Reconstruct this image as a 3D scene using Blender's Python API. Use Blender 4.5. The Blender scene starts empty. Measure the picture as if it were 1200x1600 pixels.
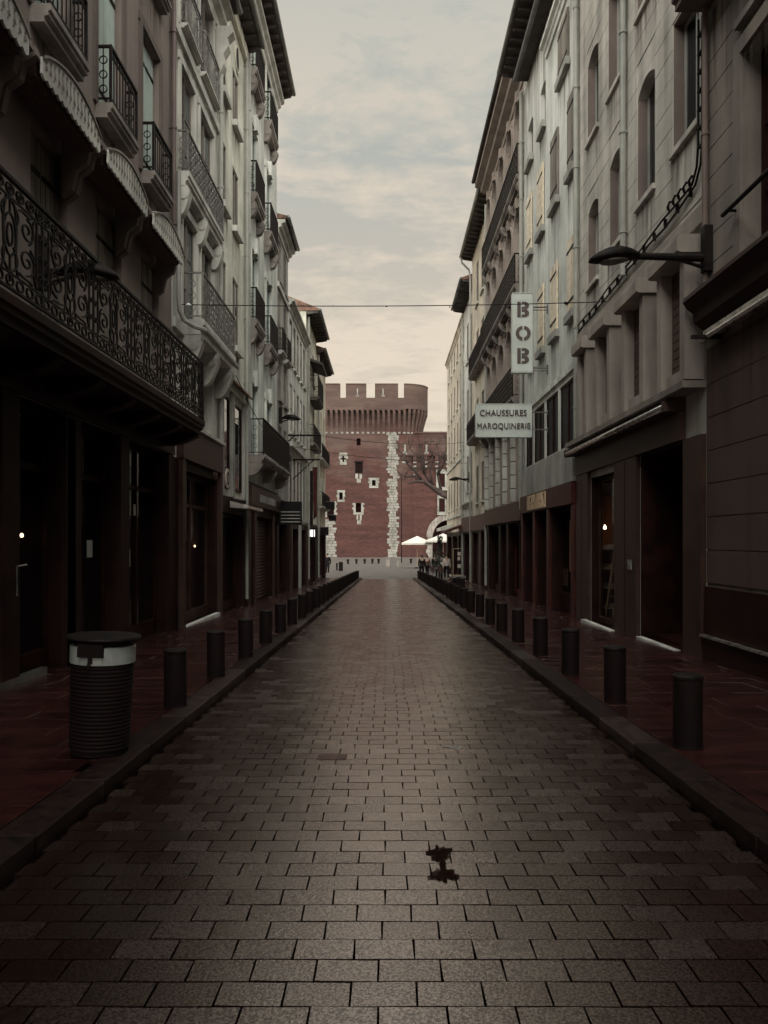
import bpy, bmesh, math, random
from math import sin, cos, pi, radians, sqrt, atan2
from mathutils import Vector, Matrix

rnd = random.Random(11)
S = bpy.context.scene
COL = S.collection

# ------------------------------------------------------------------ camera
cam = bpy.data.objects.new('camera', bpy.data.cameras.new('camera'))
COL.objects.link(cam)
cam.location = (0, 0, 1.55)
cam.rotation_euler = (radians(90), 0, 0)
cam.data.lens = 27.0
cam.data.sensor_width = 36.0
cam.data.shift_x = -4 / 1600
cam.data.shift_y = 45 / 1600
cam.data.clip_start = 0.05
cam.data.clip_end = 3000
S.camera = cam

# ------------------------------------------------------------------ sky and sun
SUN_AZ, SUN_EL = 184.0, 34.0            # degrees, azimuth from +Y towards +X
world = bpy.data.worlds.new('World')
S.world = world
world.use_nodes = True
nt = world.node_tree
nt.nodes.clear()
def wn(t, **kw):
    n = nt.nodes.new(t)
    for k, v in kw.items():
        setattr(n, k, v)
    return n
out = wn('ShaderNodeOutputWorld')
tc = wn('ShaderNodeTexCoord')
sky = wn('ShaderNodeTexSky', sky_type='NISHITA', sun_disc=False, sun_elevation=radians(SUN_EL),
         sun_rotation=radians(SUN_AZ), dust_density=2.0, air_density=1.2)
bg1 = wn('ShaderNodeBackground'); bg1.inputs['Strength'].default_value = 0.05
nt.links.new(sky.outputs[0], bg1.inputs['Color'])
sep = wn('ShaderNodeSeparateXYZ'); nt.links.new(tc.outputs['Generated'], sep.inputs[0])
# cloud deck seen in perspective: project the direction on a high plane
den = wn('ShaderNodeMath', operation='ADD'); nt.links.new(sep.outputs['Z'], den.inputs[0]); den.inputs[1].default_value = 0.12
dmx = wn('ShaderNodeMath', operation='MAXIMUM'); nt.links.new(den.outputs[0], dmx.inputs[0]); dmx.inputs[1].default_value = 0.06
dx = wn('ShaderNodeMath', operation='DIVIDE'); nt.links.new(sep.outputs['X'], dx.inputs[0]); nt.links.new(dmx.outputs[0], dx.inputs[1])
dy = wn('ShaderNodeMath', operation='DIVIDE'); nt.links.new(sep.outputs['Y'], dy.inputs[0]); nt.links.new(dmx.outputs[0], dy.inputs[1])
cmb = wn('ShaderNodeCombineXYZ'); nt.links.new(dx.outputs[0], cmb.inputs[0]); nt.links.new(dy.outputs[0], cmb.inputs[1])
mp = wn('ShaderNodeMapping'); mp.inputs['Scale'].default_value = (1.0, 1.35, 1.0); mp.inputs['Location'].default_value = (3.1, 0.4, 0)
mp.inputs['Rotation'].default_value = (0, 0, radians(18))
nt.links.new(cmb.outputs[0], mp.inputs[0])
n1 = wn('ShaderNodeTexNoise'); n1.inputs['Scale'].default_value = 1.25; n1.inputs['Detail'].default_value = 4; n1.inputs['Roughness'].default_value = 0.5
n1.inputs['Distortion'].default_value = 0.6
n2 = wn('ShaderNodeTexNoise'); n2.inputs['Scale'].default_value = 5.5; n2.inputs['Detail'].default_value = 7; n2.inputs['Roughness'].default_value = 0.6
n2.inputs['Distortion'].default_value = 0.7
nt.links.new(mp.outputs[0], n1.inputs['Vector']); nt.links.new(mp.outputs[0], n2.inputs['Vector'])
mixn = wn('ShaderNodeMath', operation='MULTIPLY_ADD'); nt.links.new(n2.outputs['Fac'], mixn.inputs[0]); mixn.inputs[1].default_value = 0.42
n3 = wn('ShaderNodeTexNoise'); n3.inputs['Scale'].default_value = 15.0; n3.inputs['Detail'].default_value = 6; n3.inputs['Roughness'].default_value = .65; n3.inputs['Distortion'].default_value = .4
nt.links.new(mp.outputs[0], n3.inputs['Vector'])
m3 = wn('ShaderNodeMath', operation='MULTIPLY_ADD'); nt.links.new(n3.outputs['Fac'], m3.inputs[0]); m3.inputs[1].default_value = 0.22; nt.links.new(n1.outputs['Fac'], m3.inputs[2])
nt.links.new(m3.outputs[0], mixn.inputs[2])
cr = wn('ShaderNodeValToRGB'); cr.color_ramp.elements[0].position = 0.70; cr.color_ramp.elements[0].color = (0, 0, 0, 1)
cr.color_ramp.elements[1].position = 0.87; cr.color_ramp.elements[1].color = (1, 1, 1, 1)
nt.links.new(mixn.outputs[0], cr.inputs[0])
# deck colour with height above the horizon: warm and hazy low, cool grey above (the same all round)
lo = wn('ShaderNodeValToRGB')
e = lo.color_ramp.elements
e[0].position = 0.0; e[0].color = (0.74, 0.62, 0.45, 1)
e[1].position = 1.0; e[1].color = (0.38, 0.44, 0.41, 1)
for p_, c_ in ((0.20, (0.78, 0.64, 0.46)), (0.32, (0.70, 0.61, 0.47)), (0.43, (0.60, 0.58, 0.485)), (0.56, (0.45, 0.53, 0.47))):
    q = e.new(p_); q.color = (*c_, 1)
nt.links.new(sep.outputs['Z'], lo.inputs[0])
hi = wn('ShaderNodeValToRGB')
e = hi.color_ramp.elements
e[0].position = 0.0; e[0].color = (0.80, 0.68, 0.50, 1)
e[1].position = 1.0; e[1].color = (0.50, 0.54, 0.49, 1)
for p_, c_ in ((0.20, (0.98, 0.80, 0.58)), (0.42, (0.93, 0.78, 0.59)), (0.6, (0.68, 0.66, 0.56))):
    q = e.new(p_); q.color = (*c_, 1)
nt.links.new(sep.outputs['Z'], hi.inputs[0])
mc = wn('ShaderNodeMix', data_type='RGBA')
nt.links.new(cr.outputs[0], mc.inputs[0]); nt.links.new(lo.outputs[0], mc.inputs[6]); nt.links.new(hi.outputs[0], mc.inputs[7])
bg2 = wn('ShaderNodeBackground'); bg2.inputs['Strength'].default_value = 0.152
nt.links.new(mc.outputs[2], bg2.inputs['Color'])
ms = wn('ShaderNodeMixShader'); ms.inputs[0].default_value = 0.92
nt.links.new(bg1.outputs[0], ms.inputs[1]); nt.links.new(bg2.outputs[0], ms.inputs[2])
nt.links.new(ms.outputs[0], out.inputs[0])

sun = bpy.data.objects.new('sun', bpy.data.lights.new('sun', 'SUN'))
COL.objects.link(sun)
sun.data.energy = 1.5
sun.data.angle = radians(120)
sun.data.color = (1.0, 0.985, 0.92)
d = Vector((sin(radians(SUN_AZ)) * cos(radians(SUN_EL)), cos(radians(SUN_AZ)) * cos(radians(SUN_EL)), sin(radians(SUN_EL))))
sun.rotation_euler = d.to_track_quat('Z', 'Y').to_euler()
sun.location = (-20, 20, 60)

S.view_settings.view_transform = 'Standard'
S.view_settings.look = 'None'
S.view_settings.exposure = 2.42
S.view_settings.gamma = 1.0
S.view_settings.use_curve_mapping = False

# ------------------------------------------------------------------ materials
def mat(name, col, rough=0.8, var=0.2, scale=1.2, bump=0.15, bscale=40.0, metal=0.0, streak=0.0, col2=None, spec=0.5, stretch=(1, 1, 1), rv=.12, ior=1.5, speck=0, stint=None):
    m = bpy.data.materials.new(name)
    m.use_nodes = True
    t = m.node_tree
    b = t.nodes['Principled BSDF']
    b.inputs['Roughness'].default_value = rough
    b.inputs['Metallic'].default_value = metal
    b.inputs['Specular IOR Level'].default_value = spec
    b.inputs['IOR'].default_value = ior
    if stint: b.inputs['Specular Tint'].default_value = (*stint, 1)
    g = t.nodes.new('ShaderNodeNewGeometry')
    def noise(sc, det, stretch=(1, 1, 1)):
        mpn = t.nodes.new('ShaderNodeMapping'); mpn.inputs['Scale'].default_value = stretch
        t.links.new(g.outputs['Position'], mpn.inputs[0])
        n = t.nodes.new('ShaderNodeTexNoise'); n.inputs['Scale'].default_value = sc; n.inputs['Detail'].default_value = det
        n.inputs['Roughness'].default_value = 0.62
        t.links.new(mpn.outputs[0], n.inputs['Vector'])
        return n
    c2 = col2 or tuple(max(0.0, c * (1 - 2.2 * var)) for c in col)
    r = t.nodes.new('ShaderNodeValToRGB')
    r.color_ramp.elements[0].position = 0.33; r.color_ramp.elements[0].color = (*c2, 1)
    r.color_ramp.elements[1].position = 0.70; r.color_ramp.elements[1].color = (*[min(1, c * (1 + var * .5)) for c in col], 1)
    n = noise(scale, 7, stretch)
    fac = n.outputs['Fac']
    if streak:
        s = noise(2.2, 6, (1, 1, 0.07))
        mx = t.nodes.new('ShaderNodeMix'); mx.data_type = 'FLOAT'; mx.inputs[0].default_value = streak
        t.links.new(fac, mx.inputs[2]); t.links.new(s.outputs['Fac'], mx.inputs[3])
        fac = mx.outputs[0]
    t.links.new(fac, r.inputs[0])
    t.links.new(r.outputs[0], b.inputs['Base Color'])
    rr = t.nodes.new('ShaderNodeMapRange'); rr.inputs['To Min'].default_value = max(0.02, rough - rv); rr.inputs['To Max'].default_value = min(1, rough + rv)
    t.links.new(fac, rr.inputs[0]); t.links.new(rr.outputs[0], b.inputs['Roughness'])
    if bump:
        nb = noise(bscale, 5, stretch)
        bp = t.nodes.new('ShaderNodeBump'); bp.inputs['Strength'].default_value = bump; bp.inputs['Distance'].default_value = 0.02
        t.links.new(nb.outputs['Fac'], bp.inputs['Height']); t.links.new(bp.outputs[0], b.inputs['Normal'])
    if speck:
        ns = noise(speck, 4); rs = t.nodes.new('ShaderNodeMapRange')
        rs.inputs['From Min'].default_value = .42; rs.inputs['From Max'].default_value = .57; rs.inputs['To Min'].default_value = .36; rs.inputs['To Max'].default_value = spec
        t.links.new(ns.outputs['Fac'], rs.inputs[0]); t.links.new(rs.outputs[0], b.inputs['Specular IOR Level'])
    return m

def glow(name, col, strength):
    m = bpy.data.materials.new(name); m.use_nodes = True
    b = m.node_tree.nodes['Principled BSDF']
    b.inputs['Base Color'].default_value = (*col, 1)
    b.inputs['Emission Color'].default_value = (*col, 1)
    b.inputs['Emission Strength'].default_value = strength
    return m

def glass(name, tint, clear, rough=0.03, gc=(.9, .95, .97, 1)):
    """window glass: mirror by Fresnel over a see-through layer"""
    m = bpy.data.materials.new(name); m.use_nodes = True
    t = m.node_tree; t.nodes.clear()
    o = t.nodes.new('ShaderNodeOutputMaterial')
    gg = t.nodes.new('ShaderNodeNewGeometry')                  # Schlick reflectance, the same from both sides of the pane
    dt = t.nodes.new('ShaderNodeVectorMath'); dt.operation = 'DOT_PRODUCT'; t.links.new(gg.outputs['Normal'], dt.inputs[0]); t.links.new(gg.outputs['Incoming'], dt.inputs[1])
    ab = t.nodes.new('ShaderNodeMath'); ab.operation = 'ABSOLUTE'; t.links.new(dt.outputs['Value'], ab.inputs[0])
    om = t.nodes.new('ShaderNodeMath'); om.operation = 'SUBTRACT'; om.inputs[0].default_value = 1; t.links.new(ab.outputs[0], om.inputs[1])
    pw = t.nodes.new('ShaderNodeMath'); pw.operation = 'POWER'; pw.inputs[1].default_value = 5; t.links.new(om.outputs[0], pw.inputs[0])
    fr = t.nodes.new('ShaderNodeMath'); fr.operation = 'MULTIPLY_ADD'; fr.inputs[1].default_value = .93; fr.inputs[2].default_value = .06; t.links.new(pw.outputs[0], fr.inputs[0])
    gl = t.nodes.new('ShaderNodeBsdfGlossy'); gl.inputs['Roughness'].default_value = rough; gl.inputs['Color'].default_value = gc
    tr = t.nodes.new('ShaderNodeBsdfTransparent'); tr.inputs['Color'].default_value = (*tint, 1)
    df = t.nodes.new('ShaderNodeBsdfDiffuse'); df.inputs['Color'].default_value = (.012, .014, .016, 1)
    m1 = t.nodes.new('ShaderNodeMixShader'); m1.inputs[0].default_value = clear
    t.links.new(df.outputs[0], m1.inputs[1]); t.links.new(tr.outputs[0], m1.inputs[2])
    m2 = t.nodes.new('ShaderNodeMixShader')
    g = t.nodes.new('ShaderNodeNewGeometry')
    nz = t.nodes.new('ShaderNodeTexNoise'); nz.inputs['Scale'].default_value = 1.3
    t.links.new(g.outputs['Position'], nz.inputs['Vector'])
    bp = t.nodes.new('ShaderNodeBump'); bp.inputs['Strength'].default_value = .05; bp.inputs['Distance'].default_value = .05
    t.links.new(nz.outputs['Fac'], bp.inputs['Height']); t.links.new(bp.outputs[0], gl.inputs['Normal'])
    t.links.new(fr.outputs[0], m2.inputs[0]); t.links.new(m1.outputs[0], m2.inputs[1]); t.links.new(gl.outputs[0], m2.inputs[2])
    t.links.new(m2.outputs[0], o.inputs[0])
    return m

M = {}
M['paver'] = [mat('paver_granite_%d' % i, c, (.20, .24, .17, .28, .22)[i], 0.42, 75, 0.10, 60, spec=1.0, rv=.06, ior=2.75, speck=95, stint=(1, .87, .80)) for i, c in enumerate(
    [(.016, .005, .0035), (.012, .0035, .0025), (.020, .007, .005), (.015, .004, .003), (.017, .006, .0045)])]
M['paver_red'] = mat('paver_red', (.10, .05, .04), .5, .3, 14, .4, 120)
M['mortar'] = mat('mortar', (.008, .004, .003), .95, .3, 8, .3, 60, spec=.05)
M['marble'] = mat('red_marble_paving', (.036, .010, .008), .22, .33, 2.2, .26, 16, ior=2.0, rv=.12, stint=(1, .80, .74), speck=9, col2=(.012, .004, .0035), stretch=(.55, 1.6, 1))
M['kerb'] = mat('kerb_granite', (.020, .0095, .008), .5, .35, 10, .5, 90, spec=.12)
M['plaza'] = mat('plaza_stone', (.12, .106, .094), .6, .25, .6, .2, 12)
M['ground'] = mat('bare_ground', (.12, .10, .085), .9, .25, .4, .2, 6)
M['brown'] = mat('brown_render', (.15, .115, .098), .85, .22, .7, .15, 30, streak=.5)
M['brownL'] = mat('rose_brown_render', (.25, .20, .175), .85, .22, .7, .15, 30, streak=.5)
M['stoneW'] = mat('pale_limestone', (.62, .61, .55), .8, .30, .8, .2, 26, streak=.45)
M['grime'] = mat('weathered_stone', (.30, .265, .235), .85, .35, 1.1, .3, 24, streak=.6)
M['cream'] = mat('cream_stucco', (.72, .71, .60), .85, .30, .7, .12, 34, streak=.4)
M['grey'] = mat('grey_stucco', (.70, .71, .65), .85, .30, .7, .12, 34, streak=.45)
M['greyD'] = mat('dull_grey_stucco', (.40, .395, .355), .85, .30, .7, .12, 34, streak=.45)
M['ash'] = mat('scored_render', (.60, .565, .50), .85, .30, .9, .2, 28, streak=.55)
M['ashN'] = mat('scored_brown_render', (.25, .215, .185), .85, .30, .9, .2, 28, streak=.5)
M['stucco'] = mat('pale_blue_grey_stucco', (.76, .77, .71), .85, .30, .6, .15, 30, streak=.5)
M['warm'] = mat('warm_cream_stucco', (.68, .60, .48), .85, .30, .7, .12, 30, streak=.4)
M['rose'] = mat('ornate_stone', (.36, .30, .26), .85, .25, 1.0, .2, 24, streak=.5)
M['greenw'] = mat('pale_green_paint', (.50, .58, .52), .7, .25, 2.2, .15, 40, streak=.7)
M['oldw'] = mat('old_wood_paint', (.27, .235, .20), .75, .35, 2.5, .2, 50, streak=.8)
M['flake'] = mat('flaking_cream_paint', (.86, .77, .60), .8, .25, 7, .3, 40, streak=.6, col2=(.34, .27, .20))
M['iron'] = mat('black_iron', (.018, .014, .013), .55, .3, 8, .15, 60, metal=.3, spec=.12)
M['ironL'] = mat('grey_iron', (.20, .19, .175), .55, .3, 8, .15, 60, metal=.3)
M['zinc'] = mat('zinc', (.22, .23, .22), .5, .25, 3, .1, 30, metal=.6)
M['pipe'] = mat('painted_pipe', (.36, .36, .32), .6, .25, 2, .1, 20, streak=.6)
M['pipeB'] = mat('brown_pipe', (.15, .105, .09), .6, .25, 2, .1, 20, streak=.6)
M['tile'] = mat('clay_roof_tile', (.22, .12, .085), .85, .35, 3, .3, 12)
M['soffit'] = mat('dark_soffit_wood', (.085, .07, .062), .85, .3, 3, .2, 20)
M['dark'] = mat('dark_shop_paint', (.026, .0075, .006), .55, .3, 3, .08, 30, spec=.12)
M['darkred'] = mat('dark_red_shop_paint', (.07, .018, .015), .5, .3, 3, .08, 30, spec=.12)
M['shopbr'] = mat('brown_shop_panel', (.055, .030, .022), .45, .25, 2, .06, 30, spec=.12)
M['shopgr'] = mat('grey_shop_panel', (.055, .031, .025), .5, .2, 2, .06, 30, spec=.12)
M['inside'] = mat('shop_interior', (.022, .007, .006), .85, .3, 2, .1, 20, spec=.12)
M['wood'] = mat('varnished_wood', (.42, .15, .045), .5, .35, 5, .1, 40, streak=.8)
M['palewood'] = mat('pale_wood', (.58, .42, .27), .6, .25, 6, .1, 40, streak=.7)
M['steel'] = mat('brushed_steel', (.42, .44, .43), .33, .2, 6, .05, 60, metal=.9)
M['sheet'] = mat('bright_metal_strip', (.62, .58, .54), .28, .2, 6, .05, 40, metal=.85)
M['plastic'] = mat('black_plastic', (.008, .0028, .0024), .75, .25, 8, .1, 40, spec=.2)
M['sign'] = mat('white_sign_enamel', (.60, .65, .60), .45, .14, 1.5, .05, 12, streak=.5)
M['signD'] = mat('sign_letter_paint', (.085, .055, .05), .5, .2, 5, .03, 20)
M['brick'] = None
M['casc'] = mat('castle_pale_stone', (.26, .25, .22), .9, .24, .9, .3, 12)
M['cloth'] = mat('white_canvas', (.66, .62, .55), .8, .08, 2, .05, 20)
M['bark'] = mat('plane_bark', (.05, .032, .026), .9, .4, 4, .4, 14)
M['skin'] = mat('skin', (.42, .26, .19), .6, .1, 8, .03, 40)
M['hair'] = mat('dark_hair', (.02, .014, .012), .6, .3, 20, .1, 60)
M['fabD'] = mat('dark_fabric', (.022, .018, .02), .9, .3, 12, .1, 60, spec=.12)
M['fabW'] = mat('pale_fabric', (.55, .47, .42), .9, .15, 12, .1, 60)
M['fabB'] = mat('brown_fabric', (.09, .05, .042), .9, .25, 12, .1, 60)
M['leafd'] = mat('dark_leaf', (.03, .04, .022), .7, .4, 8, .1, 30)
M['glass'] = glass('window_glass', (.3, .33, .33), .25)
M['shopglass'] = glass('shop_glass', (.75, .75, .74), .92)
M['collar'] = mat('pale_metal_collar', (.42, .45, .42), .35, .15, 6, .05, 60, metal=.25)
M['dull'] = glass('dull_dark_glass', (.1, .1, .1), .2, .4, (.25, .25, .25, 1))
M['ashM'] = mat('scored_render_shaded', (.36, .315, .275), .85, .24, .9, .2, 28, streak=.55)  # dimmer copy of the scored render, street-side shade put into the colour
M['brownR'] = mat('brown_reveal', (.20, .155, .135), .85, .24, .9, .15, 28, streak=.5)  # browner than the wall, for its window reveals
M['brownB'] = mat('brown_blind', (.12, .08, .065), .8, .24, .9, .1, 28, streak=.5, spec=.15)
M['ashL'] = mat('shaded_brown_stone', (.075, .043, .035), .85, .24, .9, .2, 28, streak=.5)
def streak_mat():
    m = bpy.data.materials.new('rain_streak_grime'); m.use_nodes = True; t = m.node_tree; b = t.nodes['Principled BSDF']
    b.inputs['Base Color'].default_value = (.10, .082, .068, 1); b.inputs['Roughness'].default_value = .9; b.inputs['Specular IOR Level'].default_value = .1
    tc_ = t.nodes.new('ShaderNodeTexCoord'); sp_ = t.nodes.new('ShaderNodeSeparateXYZ'); t.links.new(tc_.outputs['Generated'], sp_.inputs[0])
    g = t.nodes.new('ShaderNodeNewGeometry'); mpn = t.nodes.new('ShaderNodeMapping'); mpn.inputs['Scale'].default_value = (1, 1, .06); t.links.new(g.outputs['Position'], mpn.inputs[0])
    n = t.nodes.new('ShaderNodeTexNoise'); n.inputs['Scale'].default_value = 8; n.inputs['Detail'].default_value = 6; t.links.new(mpn.outputs[0], n.inputs['Vector'])
    r = t.nodes.new('ShaderNodeMapRange'); r.inputs['From Min'].default_value = .42; r.inputs['From Max'].default_value = .68; t.links.new(n.outputs['Fac'], r.inputs[0])
    p = t.nodes.new('ShaderNodeMath'); p.operation = 'POWER'; p.inputs[1].default_value = 1.4; t.links.new(sp_.outputs['Z'], p.inputs[0])
    k = t.nodes.new('ShaderNodeMath'); k.operation = 'MULTIPLY'; t.links.new(r.outputs[0], k.inputs[0]); t.links.new(p.outputs[0], k.inputs[1])
    k2 = t.nodes.new('ShaderNodeMath'); k2.operation = 'MULTIPLY'; k2.inputs[1].default_value = .8; t.links.new(k.outputs[0], k2.inputs[0]); t.links.new(k2.outputs[0], b.inputs['Alpha'])
    return m
M['streak'] = streak_mat()
M['kerb2'] = mat('kerb_granite_dark', (.018, .009, .008), .55, .35, 10, .5, 90, spec=.12)
M['kerb3'] = mat('kerb_granite_pale', (.036, .020, .017), .45, .35, 10, .5, 90, spec=.2)
M['darkstone'] = mat('dark_stone_cladding', (.022, .008, .0065), .6, .3, 2, .1, 20, spec=.12)
M['bulb'] = glow('warm_bulb', (1.0, .68, .38), 1.1)
M['bulbL'] = glow('shelf_lamp_bulb', (1.0, .74, .46), 4.0)
M['lit'] = glow('lit_sign', (1.0, .93, .84), .35)
M['mirror'] = glass('dusty_mirror_glass', (.2, .2, .2), .1, .02, (1, 1, 1, 1))

def brick_mat():
    m = bpy.data.materials.new('castle_brick'); m.use_nodes = True
    t = m.node_tree; b = t.nodes['Principled BSDF']; b.inputs['Roughness'].default_value = .92
    g = t.nodes.new('ShaderNodeNewGeometry')
    s = t.nodes.new('ShaderNodeSeparateXYZ'); t.links.new(g.outputs['Position'], s.inputs[0])
    a = t.nodes.new('ShaderNodeMath'); a.operation = 'ADD'; t.links.new(s.outputs['X'], a.inputs[0]); t.links.new(s.outputs['Y'], a.inputs[1])
    c = t.nodes.new('ShaderNodeCombineXYZ'); t.links.new(a.outputs[0], c.inputs[0]); t.links.new(s.outputs['Z'], c.inputs[1])
    bk = t.nodes.new('ShaderNodeTexBrick'); bk.inputs['Scale'].default_value = 1.0
    bk.inputs['Brick Width'].default_value = .55; bk.inputs['Row Height'].default_value = .2; bk.inputs['Mortar Size'].default_value = .022
    bk.inputs['Color1'].default_value = (.074, .025, .019, 1); bk.inputs['Color2'].default_value = (.042, .0125, .0105, 1); bk.inputs['Mortar'].default_value = (.066, .036, .029, 1)
    t.links.new(c.outputs[0], bk.inputs['Vector'])
    mpn = t.nodes.new('ShaderNodeMapping'); mpn.inputs['Scale'].default_value = (.12, .12, .8); t.links.new(g.outputs['Position'], mpn.inputs[0])
    n = t.nodes.new('ShaderNodeTexNoise'); n.inputs['Scale'].default_value = 1.3; n.inputs['Detail'].default_value = 8; n.inputs['Roughness'].default_value = .7
    t.links.new(mpn.outputs[0], n.inputs['Vector'])
    r = t.nodes.new('ShaderNodeValToRGB'); r.color_ramp.elements[0].position = .3; r.color_ramp.elements[0].color = (.5, .42, .42, 1)
    r.color_ramp.elements[1].position = .72; r.color_ramp.elements[1].color = (1.3, 1.28, 1.25, 1)
    t.links.new(n.outputs['Fac'], r.inputs[0])
    x = t.nodes.new('ShaderNodeMix'); x.data_type = 'RGBA'; x.blend_type = 'MULTIPLY'; x.inputs[0].default_value = 1
    # lichen and lime weathering: ragged grey patches, thicker on the upper courses
    nw = t.nodes.new('ShaderNodeTexNoise'); nw.inputs['Scale'].default_value = .22; nw.inputs['Detail'].default_value = 9; nw.inputs['Roughness'].default_value = .7
    t.links.new(g.outputs['Position'], nw.inputs['Vector'])
    hz_ = t.nodes.new('ShaderNodeMapRange'); hz_.inputs['From Min'].default_value = 4; hz_.inputs['From Max'].default_value = 26; hz_.inputs['To Min'].default_value = -.30; hz_.inputs['To Max'].default_value = .26
    t.links.new(s.outputs['Z'], hz_.inputs[0])
    ad = t.nodes.new('ShaderNodeMath'); ad.operation = 'ADD'; t.links.new(nw.outputs['Fac'], ad.inputs[0]); t.links.new(hz_.outputs[0], ad.inputs[1])
    mr = t.nodes.new('ShaderNodeMapRange'); mr.inputs['From Min'].default_value = .42; mr.inputs['From Max'].default_value = .68; mr.inputs['To Max'].default_value = .75
    t.links.new(ad.outputs[0], mr.inputs[0])
    wx = t.nodes.new('ShaderNodeMix'); wx.data_type = 'RGBA'; wx.inputs[7].default_value = (.092, .066, .055, 1)
    t.links.new(mr.outputs[0], wx.inputs[0]); t.links.new(bk.outputs['Color'], wx.inputs[6])
    t.links.new(wx.outputs[2], x.inputs[6]); t.links.new(r.outputs[0], x.inputs[7]); t.links.new(x.outputs[2], b.inputs['Base Color'])
    bp = t.nodes.new('ShaderNodeBump'); bp.inputs['Strength'].default_value = .4; bp.inputs['Distance'].default_value = .05
    t.links.new(bk.outputs['Fac'], bp.inputs['Height']); bp.invert = True; t.links.new(bp.outputs[0], b.inputs['Normal'])
    return m
M['brick'] = brick_mat()

# ------------------------------------------------------------------ object helpers
def link(o, parent=None):
    COL.objects.link(o)
    if parent is not None:
        o.parent = parent
        if parent.type == 'EMPTY':
            o.matrix_parent_inverse = Matrix.Translation(-Vector(parent.location))
    return o
def mk(name, bm, m, parent=None, label=None, kind=None, smooth=False):
    bmesh.ops.recalc_face_normals(bm, faces=bm.faces[:])
    me = bpy.data.meshes.new(name)
    bm.to_mesh(me); bm.free()
    for mm in (m if isinstance(m, (list, tuple)) else [m]):
        me.materials.append(mm)
    if smooth:
        me.shade_smooth()
    o = bpy.data.objects.new(name, me)
    link(o, parent)
    if label: o['label'] = label
    if kind: o['kind'] = kind
    return o
def thing(name, label, cat, loc=(0, 0, 0), group=None):
    o = bpy.data.objects.new(name, None)
    o.empty_display_size = .3
    COL.objects.link(o); o.location = loc
    o['label'] = label; o['category'] = cat
    if group: o['group'] = group
    return o
def tag(o, label, cat, group=None):
    o['label'] = label; o['category'] = cat
    if group: o['group'] = group
    return o
def dup(root, delta, label, group=None):
    """a thing with copies of its parts and sub-parts, moved by delta"""
    def rec(o, par):
        c = o.copy(); COL.objects.link(c)
        if par is not None: c.parent = par
        for ch in o.children: rec(ch, c)
        return c
    r = rec(root, None)
    r.location = Vector(root.location) + Vector(delta)
    r['label'] = label
    if group: r['group'] = group
    return r

def NB(): return bmesh.new()
def quad(bm, *ps):
    return bm.faces.new([bm.verts.new(p) for p in ps])
def box(bm, x0, x1, y0, y1, z0, z1):
    v = [bm.verts.new(p) for p in ((x0, y0, z0), (x1, y0, z0), (x1, y1, z0), (x0, y1, z0), (x0, y0, z1), (x1, y0, z1), (x1, y1, z1), (x0, y1, z1))]
    for f in ((0, 3, 2, 1), (4, 5, 6, 7), (0, 1, 5, 4), (1, 2, 6, 5), (2, 3, 7, 6), (3, 0, 4, 7)):
        bm.faces.new([v[i] for i in f])
def tube(bm, pts, r, n=8, caps=True):
    pts = [Vector(p) for p in pts]
    rings = []
    for i, p in enumerate(pts):
        a = pts[max(0, i - 1)]; b = pts[min(len(pts) - 1, i + 1)]
        t = (b - a).normalized()
        up = Vector((0, 0, 1)) if abs(t.z) < .9 else Vector((0, 1, 0))
        s = t.cross(up).normalized(); w = s.cross(t)
        rr = r[i] if isinstance(r, (list, tuple)) else r
        rings.append([bm.verts.new(p + (s * cos(2 * pi * k / n) + w * sin(2 * pi * k / n)) * rr) for k in range(n)])
    for a, b in zip(rings, rings[1:]):
        for k in range(n):
            bm.faces.new((a[k], a[(k + 1) % n], b[(k + 1) % n], b[k]))
    if caps:
        bm.faces.new(rings[0]); bm.faces.new(rings[-1])
def lathe(bm, prof, n=24, c=(0, 0, 0)):
    rings = []
    for r, z in prof:
        rings.append([bm.verts.new((c[0] + r * cos(2 * pi * k / n), c[1] + r * sin(2 * pi * k / n), c[2] + z)) for k in range(n)])
    for a, b in zip(rings, rings[1:]):
        for k in range(n):
            bm.faces.new((a[k], a[(k + 1) % n], b[(k + 1) % n], b[k]))
    bm.faces.new(rings[0]); bm.faces.new(rings[-1])
def prism(bm, pts, f0, f1):
    """polygon pts mapped by f0 and f1 (two functions to 3-D), closed"""
    a = [bm.verts.new(f0(p)) for p in pts]; b = [bm.verts.new(f1(p)) for p in pts]
    n = len(pts)
    for i in range(n):
        bm.faces.new((a[i], a[(i + 1) % n], b[(i + 1) % n], b[i]))
    bm.faces.new(a); bm.faces.new(b)

def streaks(F, par, ops, o=.006, h=1.3):
    for q in ops:
        for (a, b, zt) in ((q[0] - .12, q[1] + .12, q[2] - .1),):
            hh = h * rnd.uniform(.7, 1.3); bm = NB()
            quad(bm, F.p(a, o, zt - hh), F.p(b, o, zt - hh), F.p(b, o, zt), F.p(a, o, zt)); mk('rain_streak', bm, M['streak'], par, kind='stuff')

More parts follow.
